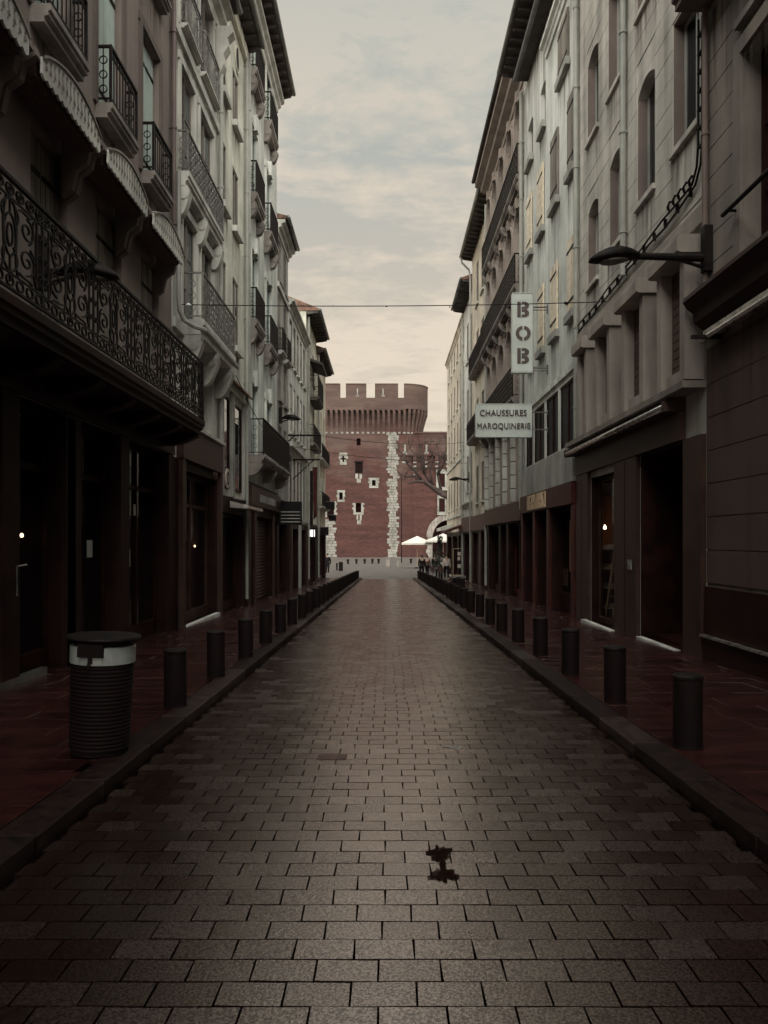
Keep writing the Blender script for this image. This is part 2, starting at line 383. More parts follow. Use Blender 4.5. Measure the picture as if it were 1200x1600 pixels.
class Fac:
    """facade frame: u along the wall, o out of the wall towards the street, z up"""
    def __init__(s, side, X): s.side = side; s.X = X
    def p(s, u, o, z):
        if s.side == 'L': return (s.X + o, u, z)
        if s.side == 'R': return (s.X - o, u, z)
        return (u, s.X - o, z)
    def box(s, bm, u0, u1, o0, o1, z0, z1):
        a = s.p(u0, o0, z0); b = s.p(u1, o1, z1)
        box(bm, min(a[0], b[0]), max(a[0], b[0]), min(a[1], b[1]), max(a[1], b[1]), z0, z1)
    def prof(s, bm, pts, u0, u1):
        """profile pts (o, z) extruded along u"""
        prism(bm, pts, lambda q: s.p(u0, q[0], q[1]), lambda q: s.p(u1, q[0], q[1]))
    def strap(s, bm, pts, o, w, d):
        """flat bar following pts (u, z) in the plane at depth o"""
        n = len(pts); A = []
        for i in range(n):
            a = pts[max(0, i - 1)]; b = pts[min(n - 1, i + 1)]
            tx, tz = b[0] - a[0], b[1] - a[1]; L = sqrt(tx * tx + tz * tz) or 1
            nx, nz = -tz / L * w / 2, tx / L * w / 2
            u, z = pts[i]
            A.append([bm.verts.new(s.p(u + nx, o - d / 2, z + nz)), bm.verts.new(s.p(u - nx, o - d / 2, z - nz)),
                      bm.verts.new(s.p(u - nx, o + d / 2, z - nz)), bm.verts.new(s.p(u + nx, o + d / 2, z + nz))])
        for a, b in zip(A, A[1:]):
            for k in range(4):
                bm.faces.new((a[k], a[(k + 1) % 4], b[(k + 1) % 4], b[k]))

def wall_mesh(F, u0, u1, z0, z1, ops, dep=.25, back=8.0, rev=False):
    bm = NB()
    us = sorted({u0, u1, *[a for q in ops for a in q[:2]]}); zs = sorted({z0, z1, *[a for q in ops for a in q[2:4]]})
    us = [a for a in us if u0 <= a <= u1]; zs = [a for a in zs if z0 <= a <= z1]
    for a, b in zip(us, us[1:]):
        for c, d in zip(zs, zs[1:]):
            m, k = (a + b) / 2, (c + d) / 2
            if any(q[0] < m < q[1] and q[2] < k < q[3] for q in ops): continue
            quad(bm, F.p(a, 0, c), F.p(b, 0, c), F.p(b, 0, d), F.p(a, 0, d))
    for q in ops:
        a, b, c, d = q[:4]; rise = q[4] if len(q) > 4 else 0
        dp = q[5] if len(q) > 5 else dep
        for (p1, p2) in (((a, c), (b, c)), ((a, c), (a, d)), ((b, c), (b, d)), ((a, d), (b, d))):
            f_ = quad(bm, F.p(p1[0], 0, p1[1]), F.p(p2[0], 0, p2[1]), F.p(p2[0], -dp, p2[1]), F.p(p1[0], -dp, p1[1]))
            if F.side != 'N' and (c < .5 or rev): f_.material_index = 1 if c < .5 else 2
        if rise:
            n = 8; pr = None
            for i in range(n + 1):
                t = -1 + 2 * i / n
                uu = (a + b) / 2 + t * (b - a) / 2; zz = d - rise + (rise * sqrt(max(0, 1 - t * t)) if rise >= .4 else rise * .6 * (1 - t * t))
                if pr:
                    quad(bm, F.p(pr[0], -.002, pr[1]), F.p(uu, -.002, zz), F.p(uu, -.002, d), F.p(pr[0], -.002, d))
                    quad(bm, F.p(pr[0], -.002, pr[1]), F.p(uu, -.002, zz), F.p(uu, -dp + .002, zz), F.p(pr[0], -dp + .002, pr[1]))
                pr = (uu, zz)
    for uu in (u0, u1):
        quad(bm, F.p(uu, 0, z0), F.p(uu, -back, z0), F.p(uu, -back, z1), F.p(uu, 0, z1))
    quad(bm, F.p(u0, 0, z1), F.p(u1, 0, z1), F.p(u1, -back, z1), F.p(u0, -back, z1))
    quad(bm, F.p(u0, -back, z0), F.p(u1, -back, z0), F.p(u1, -back, z1), F.p(u0, -back, z1))
    return bm

def window(F, par, a, b, c, d, fm='oldw', dep=.25, leaves=2, rows=2, sill=None, sm='grime', gm='glass', fw=.06, name='window', sillout=.1, silldrop=.09, tilt=0):
    bm = NB(); o0, o1 = -dep + .01, -dep + .07
    F.box(bm, a, a + fw, o0, o1, c, d); F.box(bm, b - fw, b, o0, o1, c, d)
    F.box(bm, a + fw, b - fw, o0, o1, c, c + fw); F.box(bm, a + fw, b - fw, o0, o1, d - fw, d)
    ua, ub, za, zb = a + fw, b - fw, c + fw, d - fw
    wl = (ub - ua) / leaves
    for i in range(1, leaves):
        F.box(bm, ua + i * wl - fw * .45, ua + i * wl + fw * .45, o0 + .004, o1 + .006, za, zb)
    for j in range(1, rows):
        zz = za + (zb - za) * j / rows
        F.box(bm, ua, ub, o0 + .014, o1 - .012, zz - fw * .3, zz + fw * .3)
    w = mk(name, bm, M[fm], par)
    for i in range(leaves):
        bm = NB(); t1, t2 = rnd.uniform(-.012, .012), rnd.uniform(-.012, .012)
        if tilt: t1, t2 = tilt * wl / 2, 0
        oo = o0 + .03
        quad(bm, F.p(ua + i * wl, oo + t1, za), F.p(ua + (i + 1) * wl, oo - t1, za), F.p(ua + (i + 1) * wl, oo - t1 + t2, zb), F.p(ua + i * wl, oo + t1 + t2, zb))
        mk('pane', bm, M[gm], w)
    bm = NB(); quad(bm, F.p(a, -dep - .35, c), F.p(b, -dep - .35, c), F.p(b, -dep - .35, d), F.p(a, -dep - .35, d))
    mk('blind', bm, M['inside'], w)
    if sill:
        bm = NB(); F.box(bm, a - .06, b + .06, -.05, sillout, c - silldrop, c + .004)
        mk('sill', bm, M[sm], w)
    return w

def shutter_pair(F, par, a, b, c, d, m='greenw', dep=.1, nboard=4, slats=False, arch=0):
    """two closed leaves in an opening; boards are pieces of their own when nboard"""
    mid = (a + b) / 2
    for (x0, x1) in ((a + .015, mid - .006), (mid + .006, b - .015)):
        bm = NB()
        if nboard:
            F.box(bm, x0, x1, -dep - .05, -dep - .02, c + .01, d - .01)
        else:
            t = .055
            F.box(bm, x0, x0 + t, -dep - .05, -dep, c + .01, d - .01); F.box(bm, x1 - t, x1, -dep - .05, -dep, c + .01, d - .01)
            for zz in (c + .01, (c + d) / 2 - .04, d - .09): F.box(bm, x0 + t, x1 - t, -dep - .05, -dep - .002, zz, zz + .08)
            n = max(4, int((d - c) / .11))
            for k in range(n):
                zz = c + .1 + (d - c - .2) * k / n
                F.prof(bm, [(-dep - .045, zz + .07), (-dep - .052, zz + .06), (-dep - .014, zz), (-dep - .007, zz + .01)], x0 + t, x1 - t)
        s = mk('shutter', bm, M[m], par)
        if nboard:
            w = (x1 - x0) / nboard
            for k in range(nboard):
                bm = NB(); F.box(bm, x0 + k * w + .006, x0 + (k + 1) * w - .006, -dep - .022, -dep + rnd.uniform(-.004, .004), c + .015, d - .015)
                mk('plank', bm, M[m], s)
            for zz in (c + (d - c) * .16, d - (d - c) * .16):
                bm = NB(); F.box(bm, x0 + .02, x1 - .02, -dep - .01, -dep + .012, zz - .03, zz + .03)
                mk('hinge', bm, M['iron'], s)
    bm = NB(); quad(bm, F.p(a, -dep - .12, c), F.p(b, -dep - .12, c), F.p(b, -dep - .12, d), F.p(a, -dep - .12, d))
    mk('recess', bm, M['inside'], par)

def spiral(cx, cz, r0, r1, a0, a1, n=14, sx=1):
    out = []
    for i in range(n + 1):
        t = i / n; r = r0 + (r1 - r0) * t; a = a0 + (a1 - a0) * t
        out.append((cx + sx * r * cos(a), cz + r * sin(a)))
    return out
def curve(p0, p1, p2, p3, n=8):
    r = []
    for i in range(n + 1):
        t = i / n; a = (1 - t) ** 3; b = 3 * t * (1 - t) ** 2; c = 3 * t * t * (1 - t); d = t ** 3
        r.append((a * p0[0] + b * p1[0] + c * p2[0] + d * p3[0], a * p0[1] + b * p1[1] + c * p2[1] + d * p3[1]))
    return r

def scroll_panel(bm, F, uc, z0, W, H, o, w=.016, d=.02, dense=False):
    """one bay of wrought scrollwork, mirrored about uc"""
    def L(pts, ww=w):
        F.strap(bm, [(uc + p[0] * W, z0 + p[1] * H) for p in pts], o, ww, d)
    for s in (-1, 1):
        L([(s * .495, 0), (s * .495, 1)], w * 1.3)
        L([(s * .40, .14), (s * .40, .84)])
        L(spiral(s * .25, .36, .135, .02, -pi / 2, 2.6 * pi, 20, s))
        L(spiral(s * .25, .66, .12, .02, pi / 2, -2.4 * pi, 20, s))
        L(curve((s * .12, .14), (s * .02, .34), (s * .16, .5), (s * .05, .84)))
        L(curve((s * .40, .16), (s * .30, .30), (s * .42, .42), (s * .30, .50)))
        L(curve((s * .40, .84), (s * .28, .80), (s * .40, .62), (s * .28, .54)))
        L(curve((0, .14), (s * .12, .22), (s * .14, .3), (s * .05, .4)))
        L(curve((0, .84), (s * .11, .78), (s * .16, .7), (s * .07, .6)))
        L(curve((s * .13, .20), (s * .2, .17), (s * .28, .2), (s * .33, .16)))
        L(curve((s * .13, .80), (s * .2, .84), (s * .27, .78), (s * .34, .83)))
        L(spiral(s * .445, .3, .04, .01, 0, 2.2 * pi, 9, s)); L(spiral(s * .445, .5, .04, .01, 0, 2.2 * pi, 9, s)); L(spiral(s * .445, .7, .04, .01, 0, 2.2 * pi, 9, s))
    L([(.085 * cos(a * pi / 8), .5 + .2 * sin(a * pi / 8)) for a in range(17)])
    L([(.04 * cos(a * pi / 6), .5 + .11 * sin(a * pi / 6)) for a in range(13)])
    L([(0, .06), (0, .30)]); L([(0, .70), (0, .92)])
    L([(-.495, .14), (.495, .14)]); L([(-.495, .85), (.495, .85)])
    n = 7
    for k in range(n):
        c = -.44 + .88 * k / (n - 1)
        L([(c + .055 * cos(a * pi / 4), .925 + .055 * H ** -1 * .9 * sin(a * pi / 4)) for a in range(9)])
        L([(c + .05 * cos(a * pi / 4), .07 + .05 * sin(a * pi / 4)) for a in range(9)])
        L([(c, .90), (c + .03, .925), (c, .95), (c - .03, .925), (c, .90)])

def railing(F, par, u0, u1, out_, z, h, style, m='iron', bar=.11, name='railing'):
    bm = NB()
    o = out_ - .04
    F.box(bm, u0, u1, o - .022, o + .022, z + h - .035, z + h); F.box(bm, u0, u1, o - .014, o + .014, z + .06, z + .085)
    for uu in (u0, u1):
        F.box(bm, uu - .018, uu + .018, o - .02, o + .02, z, z + h + .004)
        q0, q1 = .02, o - .021
        F.box(bm, uu - .02, uu + .02, q0, q1, z + h - .034, z + h - .001); F.box(bm, uu - .012, uu + .012, q0, q1, z + .061, z + .084)
    E = Fac('N', 0)     # end sides: a strap plane across the wall
    def endstrap(pts, uu, w=.012):
        n = len(pts); A = []
        for i in range(n):
            a = pts[max(0, i - 1)]; b = pts[min(n - 1, i + 1)]
            tx, tz = b[0] - a[0], b[1] - a[1]; L_ = sqrt(tx * tx + tz * tz) or 1
            nx, nz = -tz / L_ * w / 2, tx / L_ * w / 2
            A.append([bm.verts.new(F.p(uu - .008, pts[i][0] + nx, pts[i][1] + nz)), bm.verts.new(F.p(uu - .008, pts[i][0] - nx, pts[i][1] - nz)),
                      bm.verts.new(F.p(uu + .008, pts[i][0] - nx, pts[i][1] - nz)), bm.verts.new(F.p(uu + .008, pts[i][0] + nx, pts[i][1] + nz))])
        for a, b in zip(A, A[1:]):
            for k in range(4): bm.faces.new((a[k], a[(k + 1) % 4], b[(k + 1) % 4], b[k]))
    for uu in (u0, u1):
        if out_ > .16:
            n = max(2, int(out_ / .12))
            for k in range(1, n):
                oo = .02 + (o - .04) * k / n
                endstrap([(oo, z + .08), (oo, z + h - .03)], uu)
            for zc in (.25, .5, .75):
                r = min(.07, out_ * .22)
                endstrap([(o / 2 + r * cos(a * pi / 5), z + h * zc + r * sin(a * pi / 5)) for a in range(11)], uu)
    if style == 'bars':
        n = max(3, int((u1 - u0) / bar))
        for k in range(1, n):
            uu = u0 + (u1 - u0) * k / n
            F.box(bm, uu - .008, uu + .008, o - .008, o + .008, z + .08, z + h - .03)
        for k in range(n):                                  # a frieze of small rings under the handrail
            c = u0 + (u1 - u0) * (k + .5) / n
            F.strap(bm, [(c + .04 * cos(a * pi / 4), z + h - .09 + .045 * sin(a * pi / 4)) for a in range(9)], o, .010, .014)
        F.box(bm, u0, u1, o - .010, o + .010, z + h - .155, z + h - .142)
    elif style == 'cross':
        n = max(3, int((u1 - u0) / .16))
        for k in range(n + 1):
            uu = u0 + (u1 - u0) * k / n
            F.box(bm, uu - .008, uu + .008, o - .008, o + .008, z + .08, z + h - .03)
        for k in range(n):
            a, b = u0 + (u1 - u0) * k / n, u0 + (u1 - u0) * (k + 1) / n
            for j in range(5):
                za, zb = z + .1 + (h - .2) * j / 5, z + .1 + (h - .2) * (j + 1) / 5
                F.strap(bm, spiral((a + b) / 2, (za + zb) / 2, (b - a) * .5, .012, 0 if (j + k) % 2 else pi, (2.7 if (j + k) % 2 else 3.7) * pi, 9), o, .013, .014)
    rl = mk(name, bm, M[m], par)
    if style == 'scroll':
        n = max(1, round((u1 - u0) / 1.38)); W = (u1 - u0) / n
        bm = NB(); scroll_panel(bm, F, 0, 0, W, h - .12, 0)
        bmesh.ops.recalc_face_normals(bm, faces=bm.faces[:])
        me = bpy.data.meshes.new('scroll_panel'); off = Vector(F.p(0, 0, 0)); bmesh.ops.translate(bm, verts=bm.verts[:], vec=-off); bm.to_mesh(me); bm.free(); me.materials.append(M[m])
        for k in range(n):
            q = bpy.data.objects.new('scroll_panel', me); link(q, rl)
            q.location = F.p(u0 + W * (k + .5), o, z + .075)
    return rl

def balcony(F, par, u0, u1, out_, z, h, style='bars', th=.2, m='grime', rm='iron', corbels=0, ch=.5, bar=.11):
    bm = NB()
    F.prof(bm, [(0, z), (out_, z), (out_, z - th * .35), (out_ - .03, z - th * .4), (out_ - .03, z - th * .62), (out_ - .08, z - th * .7), (out_ - .08, z - th), (0, z - th)], u0, u1)
    b = mk('balcony', bm, M[m], par)
    railing(F, b, u0 + .03, u1 - .03, out_, z, h, style, rm, bar)
    for k in range(corbels):
        uu = u0 + .12 + (u1 - u0 - .24) * (k / (corbels - 1) if corbels > 1 else .5)
        bm = NB(); D = out_ * .86
        pts = [(0, z - th), (D, z - th), (D, z - th - ch * .18)]
        for i in range(9):
            t = i / 8; pts.append((D * (1 - t) ** .75 * .96 + .05, z - th - ch * (.2 + .8 * sin(t * pi / 2))))
        pts.append((0, z - th - ch))
        F.prof(bm, pts, uu - .11, uu + .11)
        for sgn in (-1, 1):                               # a raised volute on each cheek
            F.prof(bm, [(D * .62 + .1 * cos(a * pi / 5), z - th - ch * .3 + .1 * sin(a * pi / 5)) for a in range(10)], uu + sgn * .112, uu + sgn * .13)
        mk('corbel', bm, M[m], b)
    return b

def roof(F, par, u0, u1, e, z, raft=0, m='tile', depth=8.0, rise=1.7, gutter=True, gm='zinc', rd=.55):
    bm = NB()
    F.prof(bm, [(e, z), (e, z + .1), (-depth / 2, z + rise), (-depth - .3, z + .1), (-depth - .3, z)], u0 - .02, u1 + .02)
    r = mk('roof', bm, M[m], par)
    bm = NB(); F.box(bm, u0, u1, .01, e - .02, z - .03, z - .004); mk('soffit', bm, M['soffit'], r)
    if gutter:
        bm = NB(); tube(bm, [F.p(u0 - .03, e + .05, z + .05), F.p(u1 + .03, e + .05, z + .05)], .075, 8); mk('gutter', bm, M[gm], r, smooth=True)
    if raft:
        n = int((u1 - u0) / rd)
        for k in range(n + 1):
            uu = u0 + .06 + (u1 - u0 - .12) * k / n
            bm = NB(); F.prof(bm, [(0.01, z - .035), (e - .04, z - .035), (e - .06, z - .10), (e * .55, z - .15), (.01, z - .2)], uu - .05, uu + .05)
            mk('rafter', bm, M['soffit'], r)
    return r
def cornice(F, par, u0, u1, z, out_=.2, h=.3, m='stoneW', name='cornice'):
    bm = NB()
    F.prof(bm, [(.002, z), (.05, z), (.07, z + h * .3), (out_ * .55, z + h * .42), (out_ * .6, z + h * .62), (out_, z + h * .72), (out_, z + h), (.002, z + h)], u0, u1)
    return mk(name, bm, M[m], par)
def band(F, par, u0, u1, z0, z1, o=.05, m='stoneW', name='string_course'):
    bm = NB(); F.box(bm, u0, u1, .002, o, z0, z1); return mk(name, bm, M[m], par)
def drain(F, par, u, z0, z1, o=.1, r=.055, m='pipe'):
    bm = NB(); tube(bm, [F.p(u, o, z0), F.p(u, o, z1)], r, 10, True)
    p = mk('drainpipe', bm, M[m], par, smooth=False)
    z = z0 + .8
    while z < z1:
        bm = NB(); tube(bm, [F.p(u, o, z), F.p(u, o, z + .05)], r * 1.28, 10); F.box(bm, u - .015, u + .015, 0.0, o, z + .01, z + .04); mk('clamp', bm, M[m], p); z += 1.9
    return p
def courses(F, par, u0, u1, z0, z1, h, ops, m, t=.012, gap=.014):
    """scored render: every course a slightly proud strip, cut around the openings"""
    z = z0; k = 0
    while z < z1 - .05:
        zt = min(z + h, z1)
        cuts = [(q[0] - .02, q[1] + .02) for q in ops if q[2] - .02 < zt and q[3] + .02 > z]
        segs = [(u0, u1)]
        for c in cuts:
            segs = [s for a, b in segs for s in ((a, min(b, c[0])), (max(a, c[1]), b)) if s[1] - s[0] > .04]
        for a, b in segs:
            bm = NB(); F.box(bm, a + .001, b - .001, .001, t + (k % 3) * .001, z + gap / 2, zt - gap / 2); mk('stone_course', bm, M[m], par)
        z = zt; k += 1

def shop(F, par, u0, u1, z0, z1, n=2, fm='dark', dep=.3, room=2.2, door=None, base=.25, gm='shopglass', im='inside', transom=0, ru=None):
    bm = NB(); fw = .07; o0, o1 = -dep + .01, -dep + .09
    F.box(bm, u0, u1, o0, o1 + .02, z0, z0 + base); F.box(bm, u0, u1, o0, o1, z1 - fw, z1)
    w = (u1 - u0) / n
    for i in range(n + 1):
        uu = u0 + i * w
        a, b = max(u0, uu - fw / 2), min(u1, uu + fw / 2)
        F.box(bm, a, b, o0 + .003, o1 + .003, z0 + base, z1 - fw)
    if transom:
        F.box(bm, u0 + fw, u1 - fw, o0 + .006, o1 - .006, transom - .04, transom + .04)
    s = mk('shop_front', bm, M[fm], par)
    for i in range(n):
        bm = NB(); a, b = u0 + i * w + fw / 2, u0 + (i + 1) * w - fw / 2
        quad(bm, F.p(a, o0 + .04, z0 + base), F.p(b, o0 + .04, z0 + base), F.p(b, o0 + .04, z1 - fw), F.p(a, o0 + .04, z1 - fw))
        mk('shop_pane', bm, M[gm], s)
    if ru: u0, u1 = ru
    bm = NB()
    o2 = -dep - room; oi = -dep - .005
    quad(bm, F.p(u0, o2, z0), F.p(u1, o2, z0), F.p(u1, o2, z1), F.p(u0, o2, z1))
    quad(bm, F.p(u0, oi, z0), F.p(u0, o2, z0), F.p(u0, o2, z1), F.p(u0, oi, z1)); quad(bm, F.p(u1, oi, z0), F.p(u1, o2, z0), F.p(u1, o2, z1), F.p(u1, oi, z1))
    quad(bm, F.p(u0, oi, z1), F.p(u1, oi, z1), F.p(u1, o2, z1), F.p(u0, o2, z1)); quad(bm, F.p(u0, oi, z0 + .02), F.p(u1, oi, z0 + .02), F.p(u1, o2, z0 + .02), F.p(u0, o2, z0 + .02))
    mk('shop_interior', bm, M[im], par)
    return s

SL = .0225
def zg(y): return -SL * min(max(y, -60), 58.0)
def zp(y): return zg(y) + .1

# ------------------------------------------------------------------ ground, road, pavements
bm = NB(); quad(bm, (-400, -150, -1.36), (400, -150, -1.36), (400, 900, -1.36), (-400, 900, -1.36)); mk('ground', bm, M['ground'], kind='structure')
bm = NB(); quad(bm, (-120, 57.2, -1.312), (120, 57.2, -1.312), (120, 260, -1.312), (-120, 260, -1.312)); mk('plaza', bm, M['plaza'], kind='structure')
KL, KR = -1.83, 1.93
def strip(name, x0, x1, off, m, y0=-70.0, y1=57.2, th=.5):
    bm = NB()
    for a, b in ((y0, y1),):
        prism(bm, [(a, zg(a) + off), (b, zg(b) + off), (b, zg(b) + off - th), (a, zg(a) + off - th)], lambda q: (x0, q[0], q[1]), lambda q: (x1, q[0], q[1]))
    return mk(name, bm, m, kind='structure')
road = strip('road', KL + .001, KR - .001, -.013, M['mortar'])
PW, PL, GAP = .2362, .156, .0085
def paver_geo(bm, w, l, x, y, z, tx, ty, jit, mi):
    hx, hy = w / 2 - GAP / 2, l / 2 - GAP / 2
    def pt(sx, sy, inset, dz):
        xx, yy = sx * (hx - inset) + jit[0] * sy, sy * (hy - inset) + jit[1] * sx
        return bm.verts.new((x + xx, y + yy, z + dz + xx * tx + yy * ty))
    t = [pt(sx, sy, 0, 0) for sx, sy in ((-1, -1), (1, -1), (1, 1), (-1, 1))]
    lo_ = [pt(sx, sy, 0, -.03) for sx, sy in ((-1, -1), (1, -1), (1, 1), (-1, 1))]
    fs = [bm.faces.new(t)]
    for k in range(4):
        j = (k + 1) % 4
        fs.append(bm.faces.new((lo_[k], lo_[j], t[j], t[k])))
    for f in fs: f.material_index = mi
single_mesh = {}
for mi in range(5):
    for v in range(3):
        bm = NB(); paver_geo(bm, PW, PL, 0, 0, 0, rnd.uniform(-.010, .010), rnd.uniform(-.012, .012) - SL, (rnd.uniform(-.002, .002), rnd.uniform(-.0015, .0015)), 0)
        bmesh.ops.recalc_face_normals(bm, faces=bm.faces[:])
        me = bpy.data.meshes.new('paver'); bm.to_mesh(me); bm.free(); me.materials.append(M['paver'][mi]); single_mesh[(mi, v)] = me
rest = NB(); nsing = 0
nrow = int((57.0 - 1.2) / PL)
for j in range(nrow):
    y = 1.25 + (j + .5) * PL
    sh = (j % 2) * PW / 2 + rnd.uniform(-.015, .015) + .018
    x = -2.4 + sh
    while x < KR + PW:
        a, b = max(x, KL + .006), min(x + PW, KR - .006)
        if b - a > .05:
            mi = rnd.randrange(5); z = zg(y) + rnd.uniform(-.0012, .0012)
            half_w = y * .5 + .2
            if nsing < 299 and y > 2.5 and abs((a + b) / 2) < half_w and b - a > PW * .98:
                o = bpy.data.objects.new('paver', single_mesh[(mi, rnd.randrange(3))]); link(o, road)
                o.location = ((a + b) / 2, y, z); nsing += 1
            else:
                paver_geo(rest, b - a, PL, (a + b) / 2, y, z, rnd.uniform(-.010, .010), rnd.uniform(-.012, .012) - SL, (rnd.uniform(-.002, .002), rnd.uniform(-.0015, .0015)), mi)
        x += PW
bmesh.ops.recalc_face_normals(rest, faces=rest.faces[:])
mk('paver', rest, M['paver'], road, kind='stuff')
# a drain channel across the road and one paler replacement brick
pr = bpy.data.objects.new('paver', single_mesh[(0, 0)].copy()); pr.data.materials[0] = M['paver_red']; link(pr, road); pr['label'] = 'paler reddish replacement paving brick'
pr.location = (-.424, 5.98, zg(5.98) + .004)

def pavement(name, side):
    k = KL if side < 0 else KR
    x0, x1 = (-9.0, k - .24) if side < 0 else (k + .24, 9.0)
    p = strip(name, x0, x1, .088, M['mortar'])
    xa, xb = (-4.32, k - .245) if side < 0 else (k + .245, 4.62 if side > 0 else 0)
    if side > 0: xb = 5.25
    def slab(bm, x, y, w, l, tx, ty):
        z = zp(y)
        def q(sx, sy, i, dz): return bm.verts.new((x + sx * (w / 2 - i), y + sy * (l / 2 - i), z + dz + sx * w / 2 * tx + sy * l / 2 * (ty - SL)))
        S4 = ((-1, -1), (1, -1), (1, 1), (-1, 1))
        t = [q(a, b, .004, 0) for a, b in S4]; m_ = [q(a, b, .002, -.003) for a, b in S4]; lo_ = [q(a, b, .002, -.03) for a, b in S4]
        bm.faces.new(t)
        for i in range(4):
            j = (i + 1) % 4; bm.faces.new((m_[i], m_[j], t[j], t[i])); bm.faces.new((lo_[i], lo_[j], m_[j], m_[i]))
    many = NB(); ns = 0; y = -6.0; row = 0
    while y < 57.0:
        l = (.30, .38, .34)[row % 3]; x = xa - rnd.uniform(0, .3)
        while x < xb - .02:
            w = rnd.uniform(.42, .72); a, b = max(x, xa), min(x + w, xb)
            if b - a > .06:
                tx, ty = rnd.uniform(-.011, .011), rnd.uniform(-.012, .012)
                if ns < 299 and y > 4.0 and abs((a + b) / 2) < y * .52 + .3:
                    bm = NB(); slab(bm, (a + b) / 2, y + l / 2, b - a, l, tx, ty); mk('paving_slab', bm, M['marble'], p); ns += 1
                else: slab(many, (a + b) / 2, y + l / 2, b - a, l, tx, ty)
            x += w
        y += l; row += 1
    mk('paving_slab', many, M['marble'], p, kind='stuff')
    bm = NB(); box(bm, -.118, .118, -.496, .496, -.22, 0)
    bmesh.ops.bevel(bm, geom=bm.edges[:], offset=.012, segments=1, affect='EDGES')
    me = bpy.data.meshes.new('kerb_stone'); bm.to_mesh(me); bm.free(); me.materials.append(M['kerb'])
    kms = [me]
    for km in ('kerb2', 'kerb3'):
        m2 = me.copy(); m2.materials[0] = M[km]; kms.append(m2)
    for i in range(60):
        y = -2.5 + i
        o = bpy.data.objects.new('kerb_stone', rnd.choice(kms)); link(o, p)
        o.location = (k + side * .12 + rnd.uniform(-.003, .003), y, zp(y) + .006 + rnd.uniform(-.003, .003)); o.rotation_euler = (-math.atan(SL), 0, rnd.uniform(-.003, .003))
    return p
pavL = pavement('left_pavement', -1)
pavR = pavement('right_pavement', 1)

# ------------------------------------------------------------------ LEFT SIDE
ZB = -1.9
def building(name, label, F, u0, u1, z1, ops, m, dep=.25, back=8.0, cat='building', group='buildings lining the street', clad=None, cm='darkstone', rev=None):
    c = F.p((u0 + u1) / 2, -back / 2, 0)
    b = thing(name, label, cat, (c[0], c[1], zg((u0 + u1) / 2)), group)
    mk('wall', wall_mesh(F, u0, u1, ZB, z1, ops, dep, back, bool(rev)), [M[m], M[cm], M[rev or m]], b)
    if clad:                                                       # dark shopfront cladding round the ground-floor openings
        sh = sorted(q for q in ops if q[2] < .5); e0 = u0 + .003
        for q in sh + [(u1 - .003, u1, 0, 0)]:
            if q[0] - e0 > .02:
                bm = NB(); F.box(bm, e0, q[0], .001, .035, ZB, clad); mk('shop_pier', bm, M[cm], b)
            if q[3]:
                bm = NB(); F.box(bm, q[0] + .001, q[1] - .001, .001, .033, q[3], clad - .002); mk('lintel', bm, M[cm], b)
            e0 = q[1]
    return b

# L1: near brown house with the long scrolled balcony
F = Fac('L', -4.3)
win1 = [(a, b) for a, b in ((3.0, 4.1), (5.1, 6.2), (7.2, 8.3), (9.28, 10.36), (11.37, 12.46), (13.45, 14.5))]
ops = []
for a, b in win1:
    ops += [(a, b, 3.86, 6.66), (a, b, 8.02, 10.6), (a, b, 11.7, 13.9)]
shops1 = [(-3.0, 4.6), (5.0, 8.5), (8.9, 10.2), (10.7, 12.3), (12.7, 15.0)]
ops += [(a, b, zp((a + b) / 2) - .02, 3.25, 0, .3) for a, b in shops1]
b1 = building('brown_townhouse', 'rose-brown townhouse with a long scrolled iron balcony and scalloped white blind boxes', F, -70.0, 15.35, 15.2, ops, 'brownL')
for i, (a, b) in enumerate(win1):
    shutter_pair(F, b1, a, b, 3.9, 6.64, 'oldw', nboard=4, dep=.12)
    shutter_pair(F, b1, a, b, 8.04, 10.58, 'greenw', nboard=3, dep=.1)
    window(F, b1, a, b, 11.7, 13.9, 'oldw', sill='y', sm='brown')
    bm = NB()                                                        # flat surround of the upper window
    for q in ((a - .13, a, 8.02, 10.6), (b, b + .13, 8.02, 10.6), (a - .16, b + .16, 10.6, 10.75)): F.box(bm, q[0], q[1], .002, .04, q[2], q[3])
    mk('window_surround', bm, M['brown'], b1)
    balcony(F, b1, a - .04, b + .1, .26, 8.02, .86, 'bars', .22, 'grime', corbels=0, bar=.12)
    balcony(F, b1, a - .04, b + .1, .22, 11.7, .86, 'bars', .16, 'grime', corbels=0, bar=.12)
bal = balcony(F, b1, 1.0, 14.72, .82, 3.84, 1.12, 'scroll', .26, 'darkstone', corbels=12, ch=.22)
